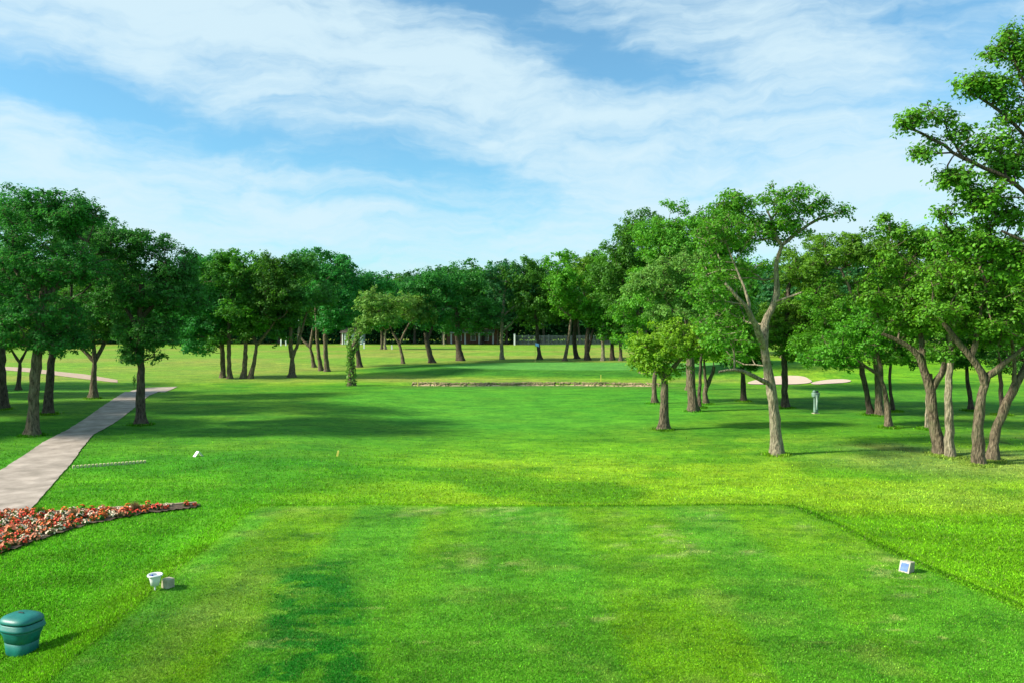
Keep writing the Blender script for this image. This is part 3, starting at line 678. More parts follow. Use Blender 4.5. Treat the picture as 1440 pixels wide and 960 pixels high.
tree('pale thin trunk seen left behind the broad forked oak', 1305, 603, 6, [(1304, 570), (1303, 530), (1300, 490)], [], [(1305, 465, 40, 30), (1285, 430, 40, 34), (1320, 400, 36, 34), (1285, 498, 40, 18)], 'mid', 'bark_pale')
tree('broad forked oak with grey dead twigs, left of the straight pale trunk', 1323, 639, 20, [(1314, 590), (1308, 550), (1305, 525)], [(.65, (1308, 545), (1298, 515), (1285, 490), (1262, 478), (1240, 470)), (.6, (1308, 545), (1325, 525), (1335, 495), (1330, 460)), (.5, (1300, 520), (1300, 480), (1290, 430), (1280, 390))], [(1262, 372, 36, 30, 0), (1300, 345, 36, 28, 0), (1240, 415, 40, 34), (1290, 410, 46, 36), (1260, 325, 30, 14, 0, .5), (1245, 312, 14, 8, 0, .8), (1325, 385, 36, 36), (1300, 455, 40, 26), (1270, 445, 40, 28), (1320, 340, 30, 24)], 'olive', 'bark', dens=.9, dead=14, shell=.2)
tree('straight pale barked trunk beside the broad forked oak', 1337, 643, 13.5, [(1334, 600), (1334, 550), (1337, 490), (1340, 430)], [(.5, (1336, 500), (1350, 470), (1365, 440))], [(1345, 400, 40, 34), (1330, 350, 36, 30), (1350, 450, 40, 28), (1335, 490, 24, 14)], 'mid', 'bark_pale', dens=.9)
tree('curved brown trunked oak, the nearest tree in the right grove', 1378, 653, 18, [(1374, 620), (1374, 590), (1382, 555), (1389, 528)], [(.7, (1387, 535), (1370, 505), (1345, 480), (1325, 455), (1310, 430)), (.65, (1388, 530), (1412, 508), (1435, 485)), (.5, (1368, 500), (1372, 450), (1378, 400))], [(1345, 410, 40, 30), (1390, 380, 42, 36), (1360, 340, 36, 28), (1420, 440, 34, 30), (1320, 440, 30, 26), (1415, 480, 36, 24), (1380, 460, 44, 30), (1345, 380, 40, 34), (1400, 420, 40, 34), (1370, 345, 36, 28)], 'olive', 'bark', dens=1.0, dead=8, shell=.25)
tree('oak trunk leaning steeply to the right frame edge', 1394, 648, 16, [(1399, 610), (1410, 575), (1428, 540), (1448, 505), (1460, 470)], [(.5, (1425, 545), (1425, 510), (1415, 470))], [(1460, 410, 50, 46), (1435, 460, 34, 28), (1480, 350, 48, 46), (1425, 400, 28, 30)], 'mid', 'bark')
tree('thin dark trunk leaning left between the curved oak and the pale trunk', 1366, 577, 7, [(1363, 550), (1360, 525), (1355, 490)], [], [(1350, 465, 42, 32), (1375, 430, 42, 34), (1360, 390, 40, 30), (1360, 500, 36, 18)], 'dark', 'bark_dark')
tree('thin dark trunk behind the steeply leaning oak', 1409, 583, 7, [(1408, 550), (1405, 515), (1405, 480)], [], [(1405, 450, 44, 36), (1425, 485, 40, 30), (1440, 430, 40, 40), (1420, 508, 40, 18)], 'dark', 'bark_dark')
tree('towering oak at the right edge whose high branches reach out over the sky', 1535, 700, 30, [(1530, 620), (1520, 540), (1510, 460), (1495, 380), (1485, 310), (1478, 230), (1470, 150), (1462, 90)],
     [(.27, (1490, 360), (1455, 300, -.3), (1420, 265, -.5), (1385, 245, -.5), (1345, 232, -.5), (1310, 205, -.5), (1280, 190, -.5), (1258, 184, -.5)), (.14, (1345, 232, -.5), (1325, 200, -.4), (1318, 175, -.4)), (.24, (1482, 250), (1450, 200), (1415, 160), (1385, 140), (1365, 130)), (.2, (1475, 190), (1450, 140), (1425, 90), (1412, 60)), (.28, (1500, 400), (1460, 360, -.6), (1420, 350, -1), (1380, 330, -1)), (.26, (1498, 390), (1450, 340, .5), (1400, 335, .7), (1350, 355, .7))],
     [(1268, 178, 18, 12, -.5, 2.2), (1292, 168, 18, 12, -.5, 1.8), (1318, 172, 17, 13, -.4, 1.8), (1283, 222, 13, 11, -.5, 1.8), (1335, 195, 16, 16, -.4, 1.4), (1310, 205, 18, 10, -.4, 1.4), (1372, 118, 30, 24, 0, 1.5), (1405, 130, 30, 30, 0, 1.3), (1400, 75, 18, 14, 0, 1.4), (1420, 50, 20, 18, 0, 1.3), (1437, 75, 28, 30, 0, 1.2), (1395, 190, 30, 24, 0, 1.2), (1360, 215, 26, 18, -.5, 1.2), (1335, 255, 28, 20, -.5, 1.3), (1365, 285, 38, 30, -.5, 1.2), (1330, 300, 20, 14, 0, 1), (1420, 230, 36, 44, 0, 1.2), (1425, 160, 30, 36, 0, 1.2), (1410, 300, 40, 36, 0, 1.2), (1430, 370, 42, 40), (1385, 345, 42, 28), (1345, 335, 30, 22), (1470, 90, 40, 50), (1480, 220, 44, 60), (1500, 320, 50, 60), (1520, 160, 50, 70)], 'olive', 'bark_dark', dens=1.0, depth=.6, dead=8, shell=.1, ncl=620)

grass()
# ---- trees further back (shared meshes)
protos = []
for k, (lk, bk, hh, ww) in enumerate([('far', 'bark_dark', 13, 5.2), ('far', 'bark', 14.5, 5.8), ('dark', 'bark_dark', 12.5, 5.4), ('far', 'bark_pale', 13.5, 4.6)]):
    rg = np.random.default_rng(100 + k)
    st = [[(0, 0, 0, .26), (.1, 0, 1.5, .22), (rg.uniform(-.4, .4), rg.uniform(-.4, .4), 4, .18), (rg.uniform(-.8, .8), 0, hh * .6, .1)]]
    lb = [(np.array([0, 0, hh * .78]), (ww * .6, ww * .6, hh * .18), 1)]
    for j in range(6):
        a = j * 1.05 + rg.uniform(-.2, .2); z = hh * rg.uniform(.36, .72); q = ww * rg.uniform(.45, .62)
        lb.append((np.array([math.cos(a) * q, math.sin(a) * q, z]), (ww * .42, ww * .42, hh * .14), 1))
    for j in range(3):
        a = j * 2.1; lb.append((np.array([math.cos(a) * ww * .3, math.sin(a) * ww * .3, hh * .42]), (ww * .4, ww * .4, hh * .13), .8))
    tr, cr = build_tree(200 + k, (0, 0, 0), st, lb, 190, .46, 15000, tuft=.6, twigs=False)
    t = make_tree('oak_tree', (0, 0, 0), tr, cr, bk, lk); protos.append(t)
used = [False] * 4
def put(k, x, y, sc, label, group, rz=None):
    rz = random.uniform(0, 6.28) if rz is None else rz
    loc = (x, y, float(ht(x, y)) - .02)
    if not used[k]:
        used[k] = True; t = protos[k]; t.location = loc; t.rotation_euler.z = rz; t.scale = (sc, sc, sc); tag(t, label, 'tree', group)
    else: t = copy_tree(protos[k], loc, rz, sc, label, group)
    return t
fx_ = lambda px, Yr: (px - CX) / F * Yr
GW = 'dark trees of the far wood closing the view beyond the fence'
LW = 'dark tree of the far wood that closes off the field behind the fence'
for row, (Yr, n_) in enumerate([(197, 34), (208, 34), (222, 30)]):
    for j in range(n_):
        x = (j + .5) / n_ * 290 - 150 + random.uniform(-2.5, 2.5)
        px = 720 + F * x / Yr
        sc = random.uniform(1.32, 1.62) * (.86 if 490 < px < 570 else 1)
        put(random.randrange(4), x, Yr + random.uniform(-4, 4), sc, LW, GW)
for j, px in enumerate([1003, 1030, 1050, 1068, 1090, 1110, 1135, 1150, 1170, 1192, 1215, 1230, 1255, 1275, 1295, 1318, 1340, 1362, 1385, 1405, 1430, 1450, 1490]):
    Yr = random.uniform(104, 135); put(random.choice([0, 1, 2]), (px - CX) / F * Yr + 1, Yr, random.uniform(.85, 1.1), 'dark tree in the belt behind the right hand grove', 'belt of trees behind the right hand grove')

for px, Yr, k in ((676, 191, 0), (646, 193, 2), (700, 192, 1), (625, 190, 3)):
    put(k, fx_(px, Yr), Yr, .95, 'dark tree standing in front of the brown house at the far wood', 'trees in front of the brown house')
for x_, y_, k, sc_, lb_ in ((-33, 37, 2, .95, 'unseen oak added left of the view to shade the lawn, nearest of the row'), (-40, 45, 0, 1.0, 'unseen oak added left of the view to shade the lawn, second of the row'), (-41, 56, 2, 1.0, 'unseen oak added left of the view to shade the lawn, third of the row'), (-50, 66, 1, .95, 'unseen oak added left of the view to shade the lawn, last of the row')):
    put(k, x_, y_, sc_, lb_, 'unseen oaks added left of the view to shade the lawn')  # added out of view so that their shadows fall on the left lawn
# undergrowth of the far wood
def thicket(name, x0, x1, y, h, n, leaf, key, label, seed):
    rg = np.random.default_rng(seed); x = rg.uniform(x0, x1, n); yy = y + rg.uniform(-3, 3, n)
    H = h * (.5 + .8 * vnoise(x * .25, yy * .1, 5)); z = H * rg.random(n) ** .7
    C = np.stack([x, yy + .3 * z, z], -1); nr = rg.standard_normal((n, 3)) + np.array([0, -.4, .6])
    V = leaves(C, nr, leaf, rg, .8)
    o = link(name, mesh_np(name, V, [np.arange(4 * n).reshape(-1, 4)], attrs={'var': np.repeat(rg.random(n), 4)}), M['leaf_' + key]); tag(o, label, 'undergrowth', kind='stuff')
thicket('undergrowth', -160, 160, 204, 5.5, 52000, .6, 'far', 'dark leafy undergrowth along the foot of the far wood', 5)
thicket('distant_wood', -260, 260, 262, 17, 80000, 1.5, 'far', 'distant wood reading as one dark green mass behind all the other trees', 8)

# ------------------------------------------------------------------ fence, buildings far away
M['white'] = simple('white', (.78, .78, .74), .5, .06, 6)
M['iron'] = simple('iron', (.10, .125, .13), .6, .15, 6)
M['brick'] = simple('brick', (.26, .13, .075), .9, .25, 3, .3, 10)
M['roof'] = simple('roof', (.09, .075, .065), .9, .25, 3, .3, 10)
M['plaster'] = simple('plaster', (.55, .62, .62), .8, .1, 2)
M['glass'] = simple('glass', (.04, .06, .07), .1, .1, 2, spec=.6)
M['stone'] = simple('stone', (.42, .38, .27), .9, .25, 14, .8, 40)
M['yellow'] = simple('yellow', (.72, .62, .12), .5, .08, 8)
yf = 187.0
def fx(px): return (px - CX) / F * yf
fr = empty('metal_fence', (fx(725), yf, float(ht(fx(725), yf)))); tag(fr, 'long grey iron picket fence at the foot of the far wood behind the flag', 'fence')
mb = MB(); x = 0.3; Lf = fx(1010) - fx(725)
while x < Lf: mb.box((x, 0, 1.12), (.09, .03, 2.2)); x += .30
mb.build('pickets', M['iron'], fr)
mb = MB(); mb.box((Lf / 2, .045, 2.0), (Lf, .04, .09)); mb.box((Lf / 2, .045, .35), (Lf, .04, .09)); mb.build('rail', M['iron'], fr)
x = 3.0
while x < Lf:
    p_ = MB(); p_.box((x, .06, 1.18), (.16, .14, 2.36)); p_.build('post', M['iron'], fr); x += 4.8
mb = MB(); mb.box((0, 0, 1.2), (.36, .36, 2.4)); mb.box((0, 0, 2.44), (.46, .46, .1)); mb.box((0, 0, 2.52), (.3, .3, .1), taper=.3)
o = mb.build('gate_pillar', M['white'], None, (fx(723.5), yf - .1, float(ht(fx(723.5), yf)))); tag(o, 'white square pillar at the left end of the far picket fence', 'pillar')
# brown house hidden in the trees
hx, hy = fx(664) * 1.06, 200.0
hs_ = empty('house', (hx, hy, float(ht(hx, hy)))); tag(hs_, 'brown brick house with a white posted porch half hidden in the far wood', 'house')
mb = MB(); mb.box((0, 4, 2.9), (13, 7.6, 5.8)); mb.build('wall', M['brick'], hs_)
mb = MB(); mb.add([(-7, .0, 5.8), (7, .0, 5.8), (7, 8, 5.8), (-7, 8, 5.8), (-5, 4, 8.0), (5, 4, 8.0)], [(0, 1, 5, 4), (1, 2, 5), (2, 3, 4, 5), (3, 0, 4), (0, 3, 2, 1)]); mb.build('roof', M['roof'], hs_)
mb = MB(); mb.add([(-5.6, -2.4, 2.7), (5.6, -2.4, 2.7), (5.6, .15, 3.5), (-5.6, .15, 3.5), (-5.6, -2.4, 2.55), (5.6, -2.4, 2.55), (5.6, .15, 3.35), (-5.6, .15, 3.35)], [(0, 1, 2, 3), (7, 6, 5, 4), (0, 4, 5, 1), (1, 5, 6, 2), (3, 7, 4, 0)]); mb.build('porch_roof', M['plaster'], hs_)
for x in (-5.2, -1.75, 1.75, 5.2):
    mb = MB(); mb.box((x, -2.1, 1.35), (.38, .3, 2.7)); mb.build('porch_post', M['white'], hs_)
for x, z, w_, h_ in ((-3.4, 1.5, 1.2, 1.5), (.2, 1.5, 1.2, 1.5), (3.4, 1.5, 1.2, 1.5), (1.6, 4.5, 1.1, 1.6), (3.2, 4.5, 1.1, 1.6), (-3.4, 4.5, 1.1, 1.6)):
    mb = MB(); mb.box((x - w_ / 2, .17, z), (.16, .08, h_ + .3)); mb.box((x + w_ / 2, .17, z), (.16, .08, h_ + .3)); mb.box((x, .17, z + h_ / 2 + .05), (w_ - .17, .07, .16)); mb.box((x, .17, z - h_ / 2 - .05), (w_ - .17, .07, .16)); f_ = mb.build('window', M['white'], hs_)
    mb = MB(); mb.box((x, .18, z), (w_ - .18, .04, h_ - .08)); mb.build('pane', M['glass'], f_)
# pale pavilion far left of centre
vx, vy = fx(487), 192.0
pv = empty('pavilion', (vx, vy, float(ht(vx, vy)))); tag(pv, 'pale pavilion with white columns glimpsed between dark trees at the far field edge', 'pavilion')
mb = MB(); mb.box((.6, 2, 1.35), (4.6, 2.8, 2.7)); mb.build('wall', M['plaster'], pv)
mb = MB(); mb.add([(-2.6, -.6, 2.75), (3.2, -.6, 2.75), (3.2, 3.8, 2.75), (-2.6, 3.8, 2.75), (-1.4, 1.6, 4), (2, 1.6, 4)], [(0, 1, 5, 4), (1, 2, 5), (2, 3, 4, 5), (3, 0, 4), (0, 3, 2, 1)]); mb.build('roof', M['roof'], pv)
for x in (-1.9, -.7, 2.6):
    mb = MB(); mb.loft([(0, .2, .2), (.15, .2, .2), (.16, .14, .14), (2.55, .12, .12), (2.56, .19, .19), (2.75, .19, .19)], 12, c=(x, -.2)); mb.build('column', M['white'], pv)
for px, py, h_, lb in ((395, 476, 1.3, 'short white post at the field edge far behind the low forked oak'), (402, 478, 2.0, 'taller pale post at the field edge far behind the low forked oak'), (512, 487, 1.2, 'small white post on the dry field just right of the ivy clad tree'), (551, 488, .8, 'smallest white post on the dry field right of the slender twin trees')):
    b_ = P(px, py + 3 if py > 480 else 486); mb = MB(); mb.box((0, 0, h_ / 2), (.26, .2, h_)); mb.box((0, 0, h_ + .04), (.2, .15, .08), taper=.6); tag(mb.build('field_post', M['white'], None, b_), lb, 'post', 'white posts on the far field')

# ------------------------------------------------------------------ golf furniture
# flagstick
b_ = P(752.5, 508.5); fl = empty('flagstick', b_); tag(fl, 'thin yellow flagstick with a small pale blue flag standing on the putting green', 'flagstick')
hpole = at(752, 482, b_[1])[2] - b_[2]
mb = MB(); mb.tube([(0, 0, -.05), (0, 0, hpole)], .03, 8); mb.build('pole', M['yellow'], fl, smooth=True)
M['flag'] = simple('flag', (.30, .55, .85), .7, .1, 4)
V = []; Fc = []; nx_, nz_ = 9, 6
for j in range(nz_):
    for i_ in range(nx_):
        u = i_ / (nx_ - 1); v = j / (nz_ - 1); V.append((.03 + u * .50, .07 * math.sin(u * 7 + v) * u, hpole - .02 - v * .42 - .12 * u * u))
for j in range(nz_ - 1):
    for i_ in range(nx_ - 1): a = j * nx_ + i_; Fc.append((a, a + 1, a + nx_ + 1, a + nx_))
mb = MB(); mb.add(V, Fc); o = mb.build('flag', M['flag'], fl, smooth=True); sm = o.modifiers.new('s', 'SOLIDIFY'); sm.thickness = .006
# hazard stakes
for px, py, h_, lb in ((845, 536, .6, 'thin yellow stake on the grass above the creek bank near its right end'), (587, 543, .55, 'thin yellow stake at the left end of the creek bank')):
    b_ = P(px, py); mb = MB(); mb.box((0, 0, h_ / 2 - .05), (.05, .05, h_ + .1)); mb.box((0, 0, h_ + .02), (.046, .046, .04), taper=.3); tag(mb.build('stake', M['yellow'], None, b_), lb, 'stake', 'yellow stakes along the creek')
b_ = P(474, 641); mb = MB(); mb.box((0, 0, .09), (.075, .06, .22), shear=.05); mb.box((.05, 0, .215), (.07, .055, .03), taper=.6); tag(mb.build('distance_stake', M['yellow'], None, b_), 'short tilted yellow peg on the sunny grass ahead of the tee', 'peg')
# small white A frame marker
b_ = P(278.5, 641); o = empty('tee_sign', b_, R(48)); tag(o, 'small white tent shaped tee sign on the grass right of the cart path', 'tee sign')
for s_ in (-1, 1):
    mb = MB(); mb.add([(s_ * .17, -.1, 0), (s_ * .17, .1, 0), (s_ * .015, .1, .20), (s_ * .015, -.1, .20), (s_ * .145, -.1, 0), (s_ * .145, .1, 0), (s_ * -.005, .1, .20), (s_ * -.005, -.1, .20)],
                      [(0, 1, 2, 3), (7, 6, 5, 4), (0, 3, 7, 4), (1, 5, 6, 2), (3, 2, 6, 7), (0, 4, 5, 1)]); mb.build('panel', M['white'], o)
# low segmented kerb on the grass by the path
a_ = np.array(P(101, 658)); e_ = np.array(P(206, 650)); kb = MB(); nb = 20; L_ = np.linalg.norm(e_ - a_); an = math.atan2(e_[1] - a_[1], e_[0] - a_[0])
for k in range(nb):
    t = (k + .5) / nb; p_ = (e_ - a_) * t; p_[2] = float(ht(a_[0] + p_[0], a_[1] + p_[1])) - a_[2] + .045
    kb.box(p_, (L_ / nb * .8, .15, .11), rz=an + random.uniform(-.08, .08), taper=.85)
M['kerb'] = simple('kerb', (.46, .47, .22), .9, .25, 8, .5, 30)
tag(kb.build('block_edging', M['kerb'], None, tuple(a_), bevel=.01), 'low row of yellowish blocks running across the grass from the cart path edge', 'edging')
# litter bin bottom left
M['teal'] = simple('teal', (.008, .16, .13), .46, .25, 4, .1, 60, spec=.5)
M['teal_dark'] = simple('teal_dark', (.004, .030, .028), .6, .1, 5)
b_ = P(31, 917); bn = empty('litter_bin', b_, R(-18)); tag(bn, 'teal green litter bin with a domed lid in the bottom left corner', 'litter bin')
k_ = b_[1] / F
q = .5 * 56 * k_; hb = (917 - 858) * k_ / .93
mb = MB(); mb.loft([(0, q * .66, q * .54), (hb * .015, q * .69, q * .57), (hb * .27, q * .74, q * .62), (hb * .275, q * .725, q * .605), (hb * .285, q * .725, q * .605), (hb * .29, q * .75, q * .63), (hb * .42, q * .81, q * .68), (hb * .50, q * .90, q * .76), (hb * .52, q * .90, q * .76), (hb * .56, q * .90, q * .76)], 48, 3.0); mb.build('bin_body', M['teal'], bn, smooth=True)
mb = MB(); mb.loft([(hb * .555, q * .97, q * .83), (hb * .575, q * 1.0, q * .86), (hb * .61, q * 1.0, q * .86), (hb * .625, q * .97, q * .83), (hb * .69, q * .95, q * .81), (hb * .70, q * .93, q * .79)], 48, 3.0); mb.build('rim', M['teal'], bn, smooth=True)
mb = MB(); mb.loft([(hb * .70, q * .90, q * .76), (hb * .725, q * .90, q * .76)], 48, 3.0); mb.build('seal', M['teal_dark'], bn, smooth=True)
mb = MB(); mb.loft([(hb * .725, q * .94, q * .80), (hb * .745, q * .955, q * .815), (hb * .785, q * .93, q * .79), (hb * .83, q * .83, q * .70), (hb * .865, q * .62, q * .52), (hb * .885, q * .38, q * .32), (hb * .89, q * .12, q * .1)], 48, 2.8); mb.build('lid', M['teal'], bn, smooth=True)
mb = MB(); mb.loft([(hb * .87, q * .20, q * .035), (hb * .91, q * .18, q * .028), (hb * .915, q * .1, q * .02)], 16, 3, c=(0, -q * .05)); mb.build('handle', M['teal_dark'], bn, smooth=True)
# white seed bucket on a stake + stone block
b_ = P(218, 829); k_ = b_[1] / F; bu = empty('seed_bucket', b_); tag(bu, 'white funnel shaped bucket on a short stake at the left edge of the tee', 'bucket')
z0 = 7 * k_; z1 = 21 * k_; rt = 10.2 * k_; rb = 5.5 * k_
mb = MB(); mb.loft([(z0, rb, rb), (z0 + (z1 - z0) * .5, rb * 1.22, rb * 1.22), (z1 - .02, rt * .82, rt * .82), (z1 - .005, rt * .80, rt * .80), (z1 - .03, rt * .74, rt * .74), (z0 + .05, rb * .95, rb * .95)], 32, capt=True); mb.build('bucket_body', M['white'], bu, smooth=True)
mb = MB(); mb.loft([(z1 - .022, rt * .83, rt * .83), (z1 - .012, rt * 1.0, rt * 1.0), (z1 + .01, rt * 1.02, rt * 1.02), (z1 + .022, rt * .95, rt * .95), (z1 + .012, rt * .80, rt * .80), (z1 - .02, rt * .78, rt * .78)], 32, capb=False, capt=False); mb.build('rim', M['white'], bu, smooth=True)
mb = MB(); mb.tube([(0, 0, -.05), (0, 0, z0 + .01)], .016, 8); mb.build('stake', M['white'], bu)
M['seed'] = simple('seed', (.42, .55, .62), .9, .2, 40, .5, 60); mb = MB(); mb.loft([(z1 - .05, rt * .68, rt * .68), (z1 - .028, rt * .70, rt * .70), (z1 - .012, rt * .3, rt * .3)], 24); mb.build('seed_mix', M['seed'], bu, smooth=True)
M['blue'] = simple('blue', (.05, .10, .45), .4, .1, 5); mb = MB(); mb.loft([(z1 - .012, .02, .02), (z1 + .016, .017, .017), (z1 + .02, .008, .008)], 12, c=(-.045, -.02)); mb.build('cap', M['blue'], bu, smooth=True)
b_ = P(236, 825); k_ = b_[1] / F
mb = MB(); mb.box((0, 0, .085), (.19, .17, .18), taper=.93, shear=.015); o = mb.build('tee_block', M['stone'], None, b_, bevel=.014); o.rotation_euler = (0, 0, R(-32)); tag(o, 'rough tan stone tee block right beside the white bucket', 'stone block')
# right tee marker with a blue plaque
b_ = P(1272, 804); o = empty('tee_marker', b_, R(-55)); tag(o, 'stone tee marker block with a white framed blue plaque, right edge of the tee', 'tee marker')
mb = MB(); mb.box((0, .09, .105), (.20, .19, .215), taper=.92, shear=.03); mb.build('block', M['stone'], o, bevel=.01)
def slanted(name, x0, x1, z0, z1, y0, y1, mat, par):
    mb = MB(); mb.add([(x0, y0, z0), (x1, y0, z0), (x1 + .035, y0 + .01, z1), (x0 + .035, y0 + .01, z1), (x0, y1, z0), (x1, y1, z0), (x1 + .035, y1 + .01, z1), (x0 + .035, y1 + .01, z1)],
                      [(0, 1, 2, 3), (7, 6, 5, 4), (0, 4, 5, 1), (1, 5, 6, 2), (2, 6, 7, 3), (3, 7, 4, 0)]); return mb.build(name, mat, par)
slanted('frame', -.105, .105, .005, .235, -.038, -.014, simple('frame_paint', (.50, .48, .38), .6, .15, 12), o)
slanted('plaque', -.075, .075, .035, .200, -.045, -.036, simple('plaque', (.05, .11, .42), .4, .35, 14, dirt=(.22, .30, .50)), o)
# ball washer
b_ = P(1147, 581); k_ = b_[1] / F; H_ = 33 * k_; bw = empty('ball_washer', b_, R(12)); tag(bw, 'pale grey green ball washer on a pedestal, on shady lawn right of the leaning oak', 'ball washer')
M['grey_green'] = simple('grey_green', (.15, .24, .19), .6, .2, 6, .2, 30); M['towel'] = simple('towel', (.42, .52, .46), .95, .15, 10)
mb = MB(); mb.box((0, 0, .015), (.34, .30, .05)); mb.build('base', M['stone'], bw)
mb = MB(); mb.loft([(.06, .13, .11), (.12, .12, .10), (H_ * .68, .115, .095), (H_ * .70, .15, .12)], 20, 4); mb.build('pedestal', M['grey_green'], bw, smooth=True)
mb = MB(); mb.loft([(H_ * .70, .19, .15), (H_ * .72, .21, .17), (H_ * .88, .22, .18), (H_ * .90, .20, .16)], 24, 3.2); mb.build('washer_body', M['grey_green'], bw, smooth=True)
mb = MB(); mb.loft([(H_ * .90, .10, .10), (H_ * .97, .10, .10), (H_ * .975, .06, .06), (H_, .05, .05)], 16, c=(-.09, 0)); mb.build('knob', M['grey_green'], bw, smooth=True)
mb = MB(); mb.loft([(H_ * .90, .08, .08), (H_ * .98, .075, .075)], 16, c=(.10, 0)); mb.build('soap_cup', M['teal_dark'], bw, smooth=True)
mb = MB(); mb.add([(-.10, -.20, H_ * .82), (.04, -.20, H_ * .82), (.03, -.17, H_ * .2), (-.08, -.18, H_ * .18), (-.03, -.23, H_ * .55), (-.10, -.185, H_ * .82), (.04, -.185, H_ * .82), (.03, -.155, H_ * .2), (-.08, -.165, H_ * .18), (-.03, -.2, H_ * .5)],
                  [(0, 1, 4), (1, 2, 4), (2, 3, 4), (3, 0, 4), (6, 5, 9), (7, 6, 9), (8, 7, 9), (5, 8, 9), (0, 5, 6, 1), (1, 6, 7, 2), (2, 7, 8, 3), (3, 8, 5, 0)]); mb.build('towel', M['towel'], bw)
# thin dark sapling near the path end
b_ = P(188.5, 546); sp = empty('sapling', b_); tag(sp, 'tiny thin dark sapling beside the far end of the cart path', 'sapling')
mb = MB(); mb.tube([(0, 0, -.03), (.02, 0, .3), (-.02, 0, .6), (.04, 0, .95)], [.02, .016, .012, .006], 6); mb.tube([(0, 0, .5), (.12, 0, .7)], [.01, .005], 5); mb.build('trunk', M['bark_dark'], sp)
rg = np.random.default_rng(3); n = 160; C = rg.normal(0, 1, (n, 3)) * np.array([.09, .09, .2]) + np.array([.02, 0, .72])
link('crown', mesh_np('crown', leaves(C, rg.standard_normal((n, 3)), .1, rg), [np.arange(4 * n).reshape(-1, 4)], attrs={'var': np.repeat(rg.random(n) * .4, 4)}), M['leaf_dark'], sp)

# ------------------------------------------------------------------ flower bed
M['soil'] = simple('soil', (.10, .07, .045), .95, .35, 10, .8, 40)
M['edge_stone'] = simple('edge_stone', (.34, .26, .17), .9, .25, 12, .5, 40)
bed = np.array(BED); bc = bed.mean(0)
# soil as a fine grid cut to the outline
gx = np.arange(bed[:, 0].min(), bed[:, 0].max(), .14); gy = np.arange(bed[:, 1].min(), bed[:, 1].max(), .14)
GX, GY = np.meshgrid(gx, gy); gz = ht(GX, GY) + .03 + .03 * vnoise(GX * 3, GY * 3, 2)
ok = inpoly(GX[:-1, :-1] + .07, GY[:-1, :-1] + .07, bed); ii = (np.arange(len(gy) - 1)[:, None] * len(gx) + np.arange(len(gx) - 1)[None, :])[ok]
fb = empty('flower_bed', (bc[0], bc[1], float(ht(*bc)))); tag(fb, 'dark soil flower bed with a stone back edge, tapering to a point beside the path', 'flower bed')
Vb = np.stack([GX, GY, gz], -1).reshape(-1, 3) - np.array(fb.location)
link('soil', mesh_np('soil', Vb, [np.stack([ii, ii + 1, ii + len(gx) + 1, ii + len(gx)], -1)], smooth=True), M['soil'], fb)
ed = G2([(75, 721.5), (130, 718), (180, 714.5), (230, 711.5), (282, 708.5)]); ed = resample(np.array([(x, y, 0) for x, y in ed]), .1)[:, :2]
mb = MB()
for a_, e_ in zip(ed[::3][:-1], ed[::3][1:]):
    c_ = (a_ + e_) / 2; L_ = np.linalg.norm(e_ - a_); mb.box((c_[0] - bc[0], c_[1] - bc[1], float(ht(*c_)) - fb.location[2] + .03), (L_ * .97, .10, .10), rz=math.atan2(e_[1] - a_[1], e_[0] - a_[0]))
mb.build('stone_edge', M['edge_stone'], fb, bevel=.012)
for k, c_ in {'red': (.66, .060, .025), 'white': (.80, .66, .46), 'pink': (.78, .26, .13), 'orange': (.82, .17, .035)}.items(): M['petal_' + k] = simple('petal_' + k, c_, .6, .2, 20)
M['bronze'] = leafmat('bronze', (.045, .030, .012), (.10, .13, .03)); M['bedleaf'] = leafmat('bedleaf', (.03, .10, .012), (.08, .22, .02))
def plant(seed, col, lm):
    rg = np.random.default_rng(seed); n = 46
    u = rg.standard_normal((n, 3)); u[:, 2] = abs(u[:, 2]); u /= np.linalg.norm(u, axis=1)[:, None]
    C = u * np.array([.11, .11, .11]) * rg.uniform(.4, 1, (n, 1)) + np.array([0, 0, .02]); LV = leaves(C, u + .3 * rg.standard_normal((n, 3)), .085, rg, .85)
    V = [LV]; q = [np.arange(4 * n).reshape(-1, 4)]; off = 4 * n; pet = []
    m_ = 17
    u = rg.standard_normal((m_, 3)); u[:, 2] = abs(u[:, 2]) + .25; u /= np.linalg.norm(u, axis=1)[:, None]
    for k in range(m_):
        c_ = u[k] * np.array([.125, .125, .135]) * rg.uniform(.85, 1.1) + np.array([0, 0, .03]); nn = u[k] + rg.normal(0, .25, 3); nn /= np.linalg.norm(nn)
        t = np.cross(nn, (0, 0, 1.)) + 1e-3; t /= np.linalg.norm(t); b2 = np.cross(nn, t); r_ = rg.uniform(.020, .032)
        # four petals as raised quads around the centre
        for p in range(4):
            a = p * math.pi / 2 + k; d1 = t * math.cos(a) + b2 * math.sin(a); d2 = t * math.cos(a + .8) + b2 * math.sin(a + .8); d0 = t * math.cos(a - .8) + b2 * math.sin(a - .8)
            V.append(np.array([c_, c_ + d0 * r_ * .8 + nn * .006, c_ + d1 * r_ * 1.2 + nn * .012, c_ + d2 * r_ * .8 + nn * .006])); pet.append([off, off + 1, off + 2, off + 3]); off += 4
    me = mesh_np('begonia', np.concatenate(V), [np.concatenate([q[0], np.array(pet)])], attrs={'var': np.concatenate([np.repeat(rg.random(n), 4), np.zeros(off - 4 * n)])})
    me.materials.append(M[lm]); me.materials.append(M['petal_' + col])
    mi = np.zeros(len(me.polygons), np.int32); mi[n:] = 1; me.polygons.foreach_set('material_index', mi); return me
PL = {c_: [plant(10 + k * 7 + j, c_, 'bronze' if (k + j) % 2 else 'bedleaf') for j in range(2)] for k, c_ in enumerate(('red', 'white', 'pink', 'orange'))}
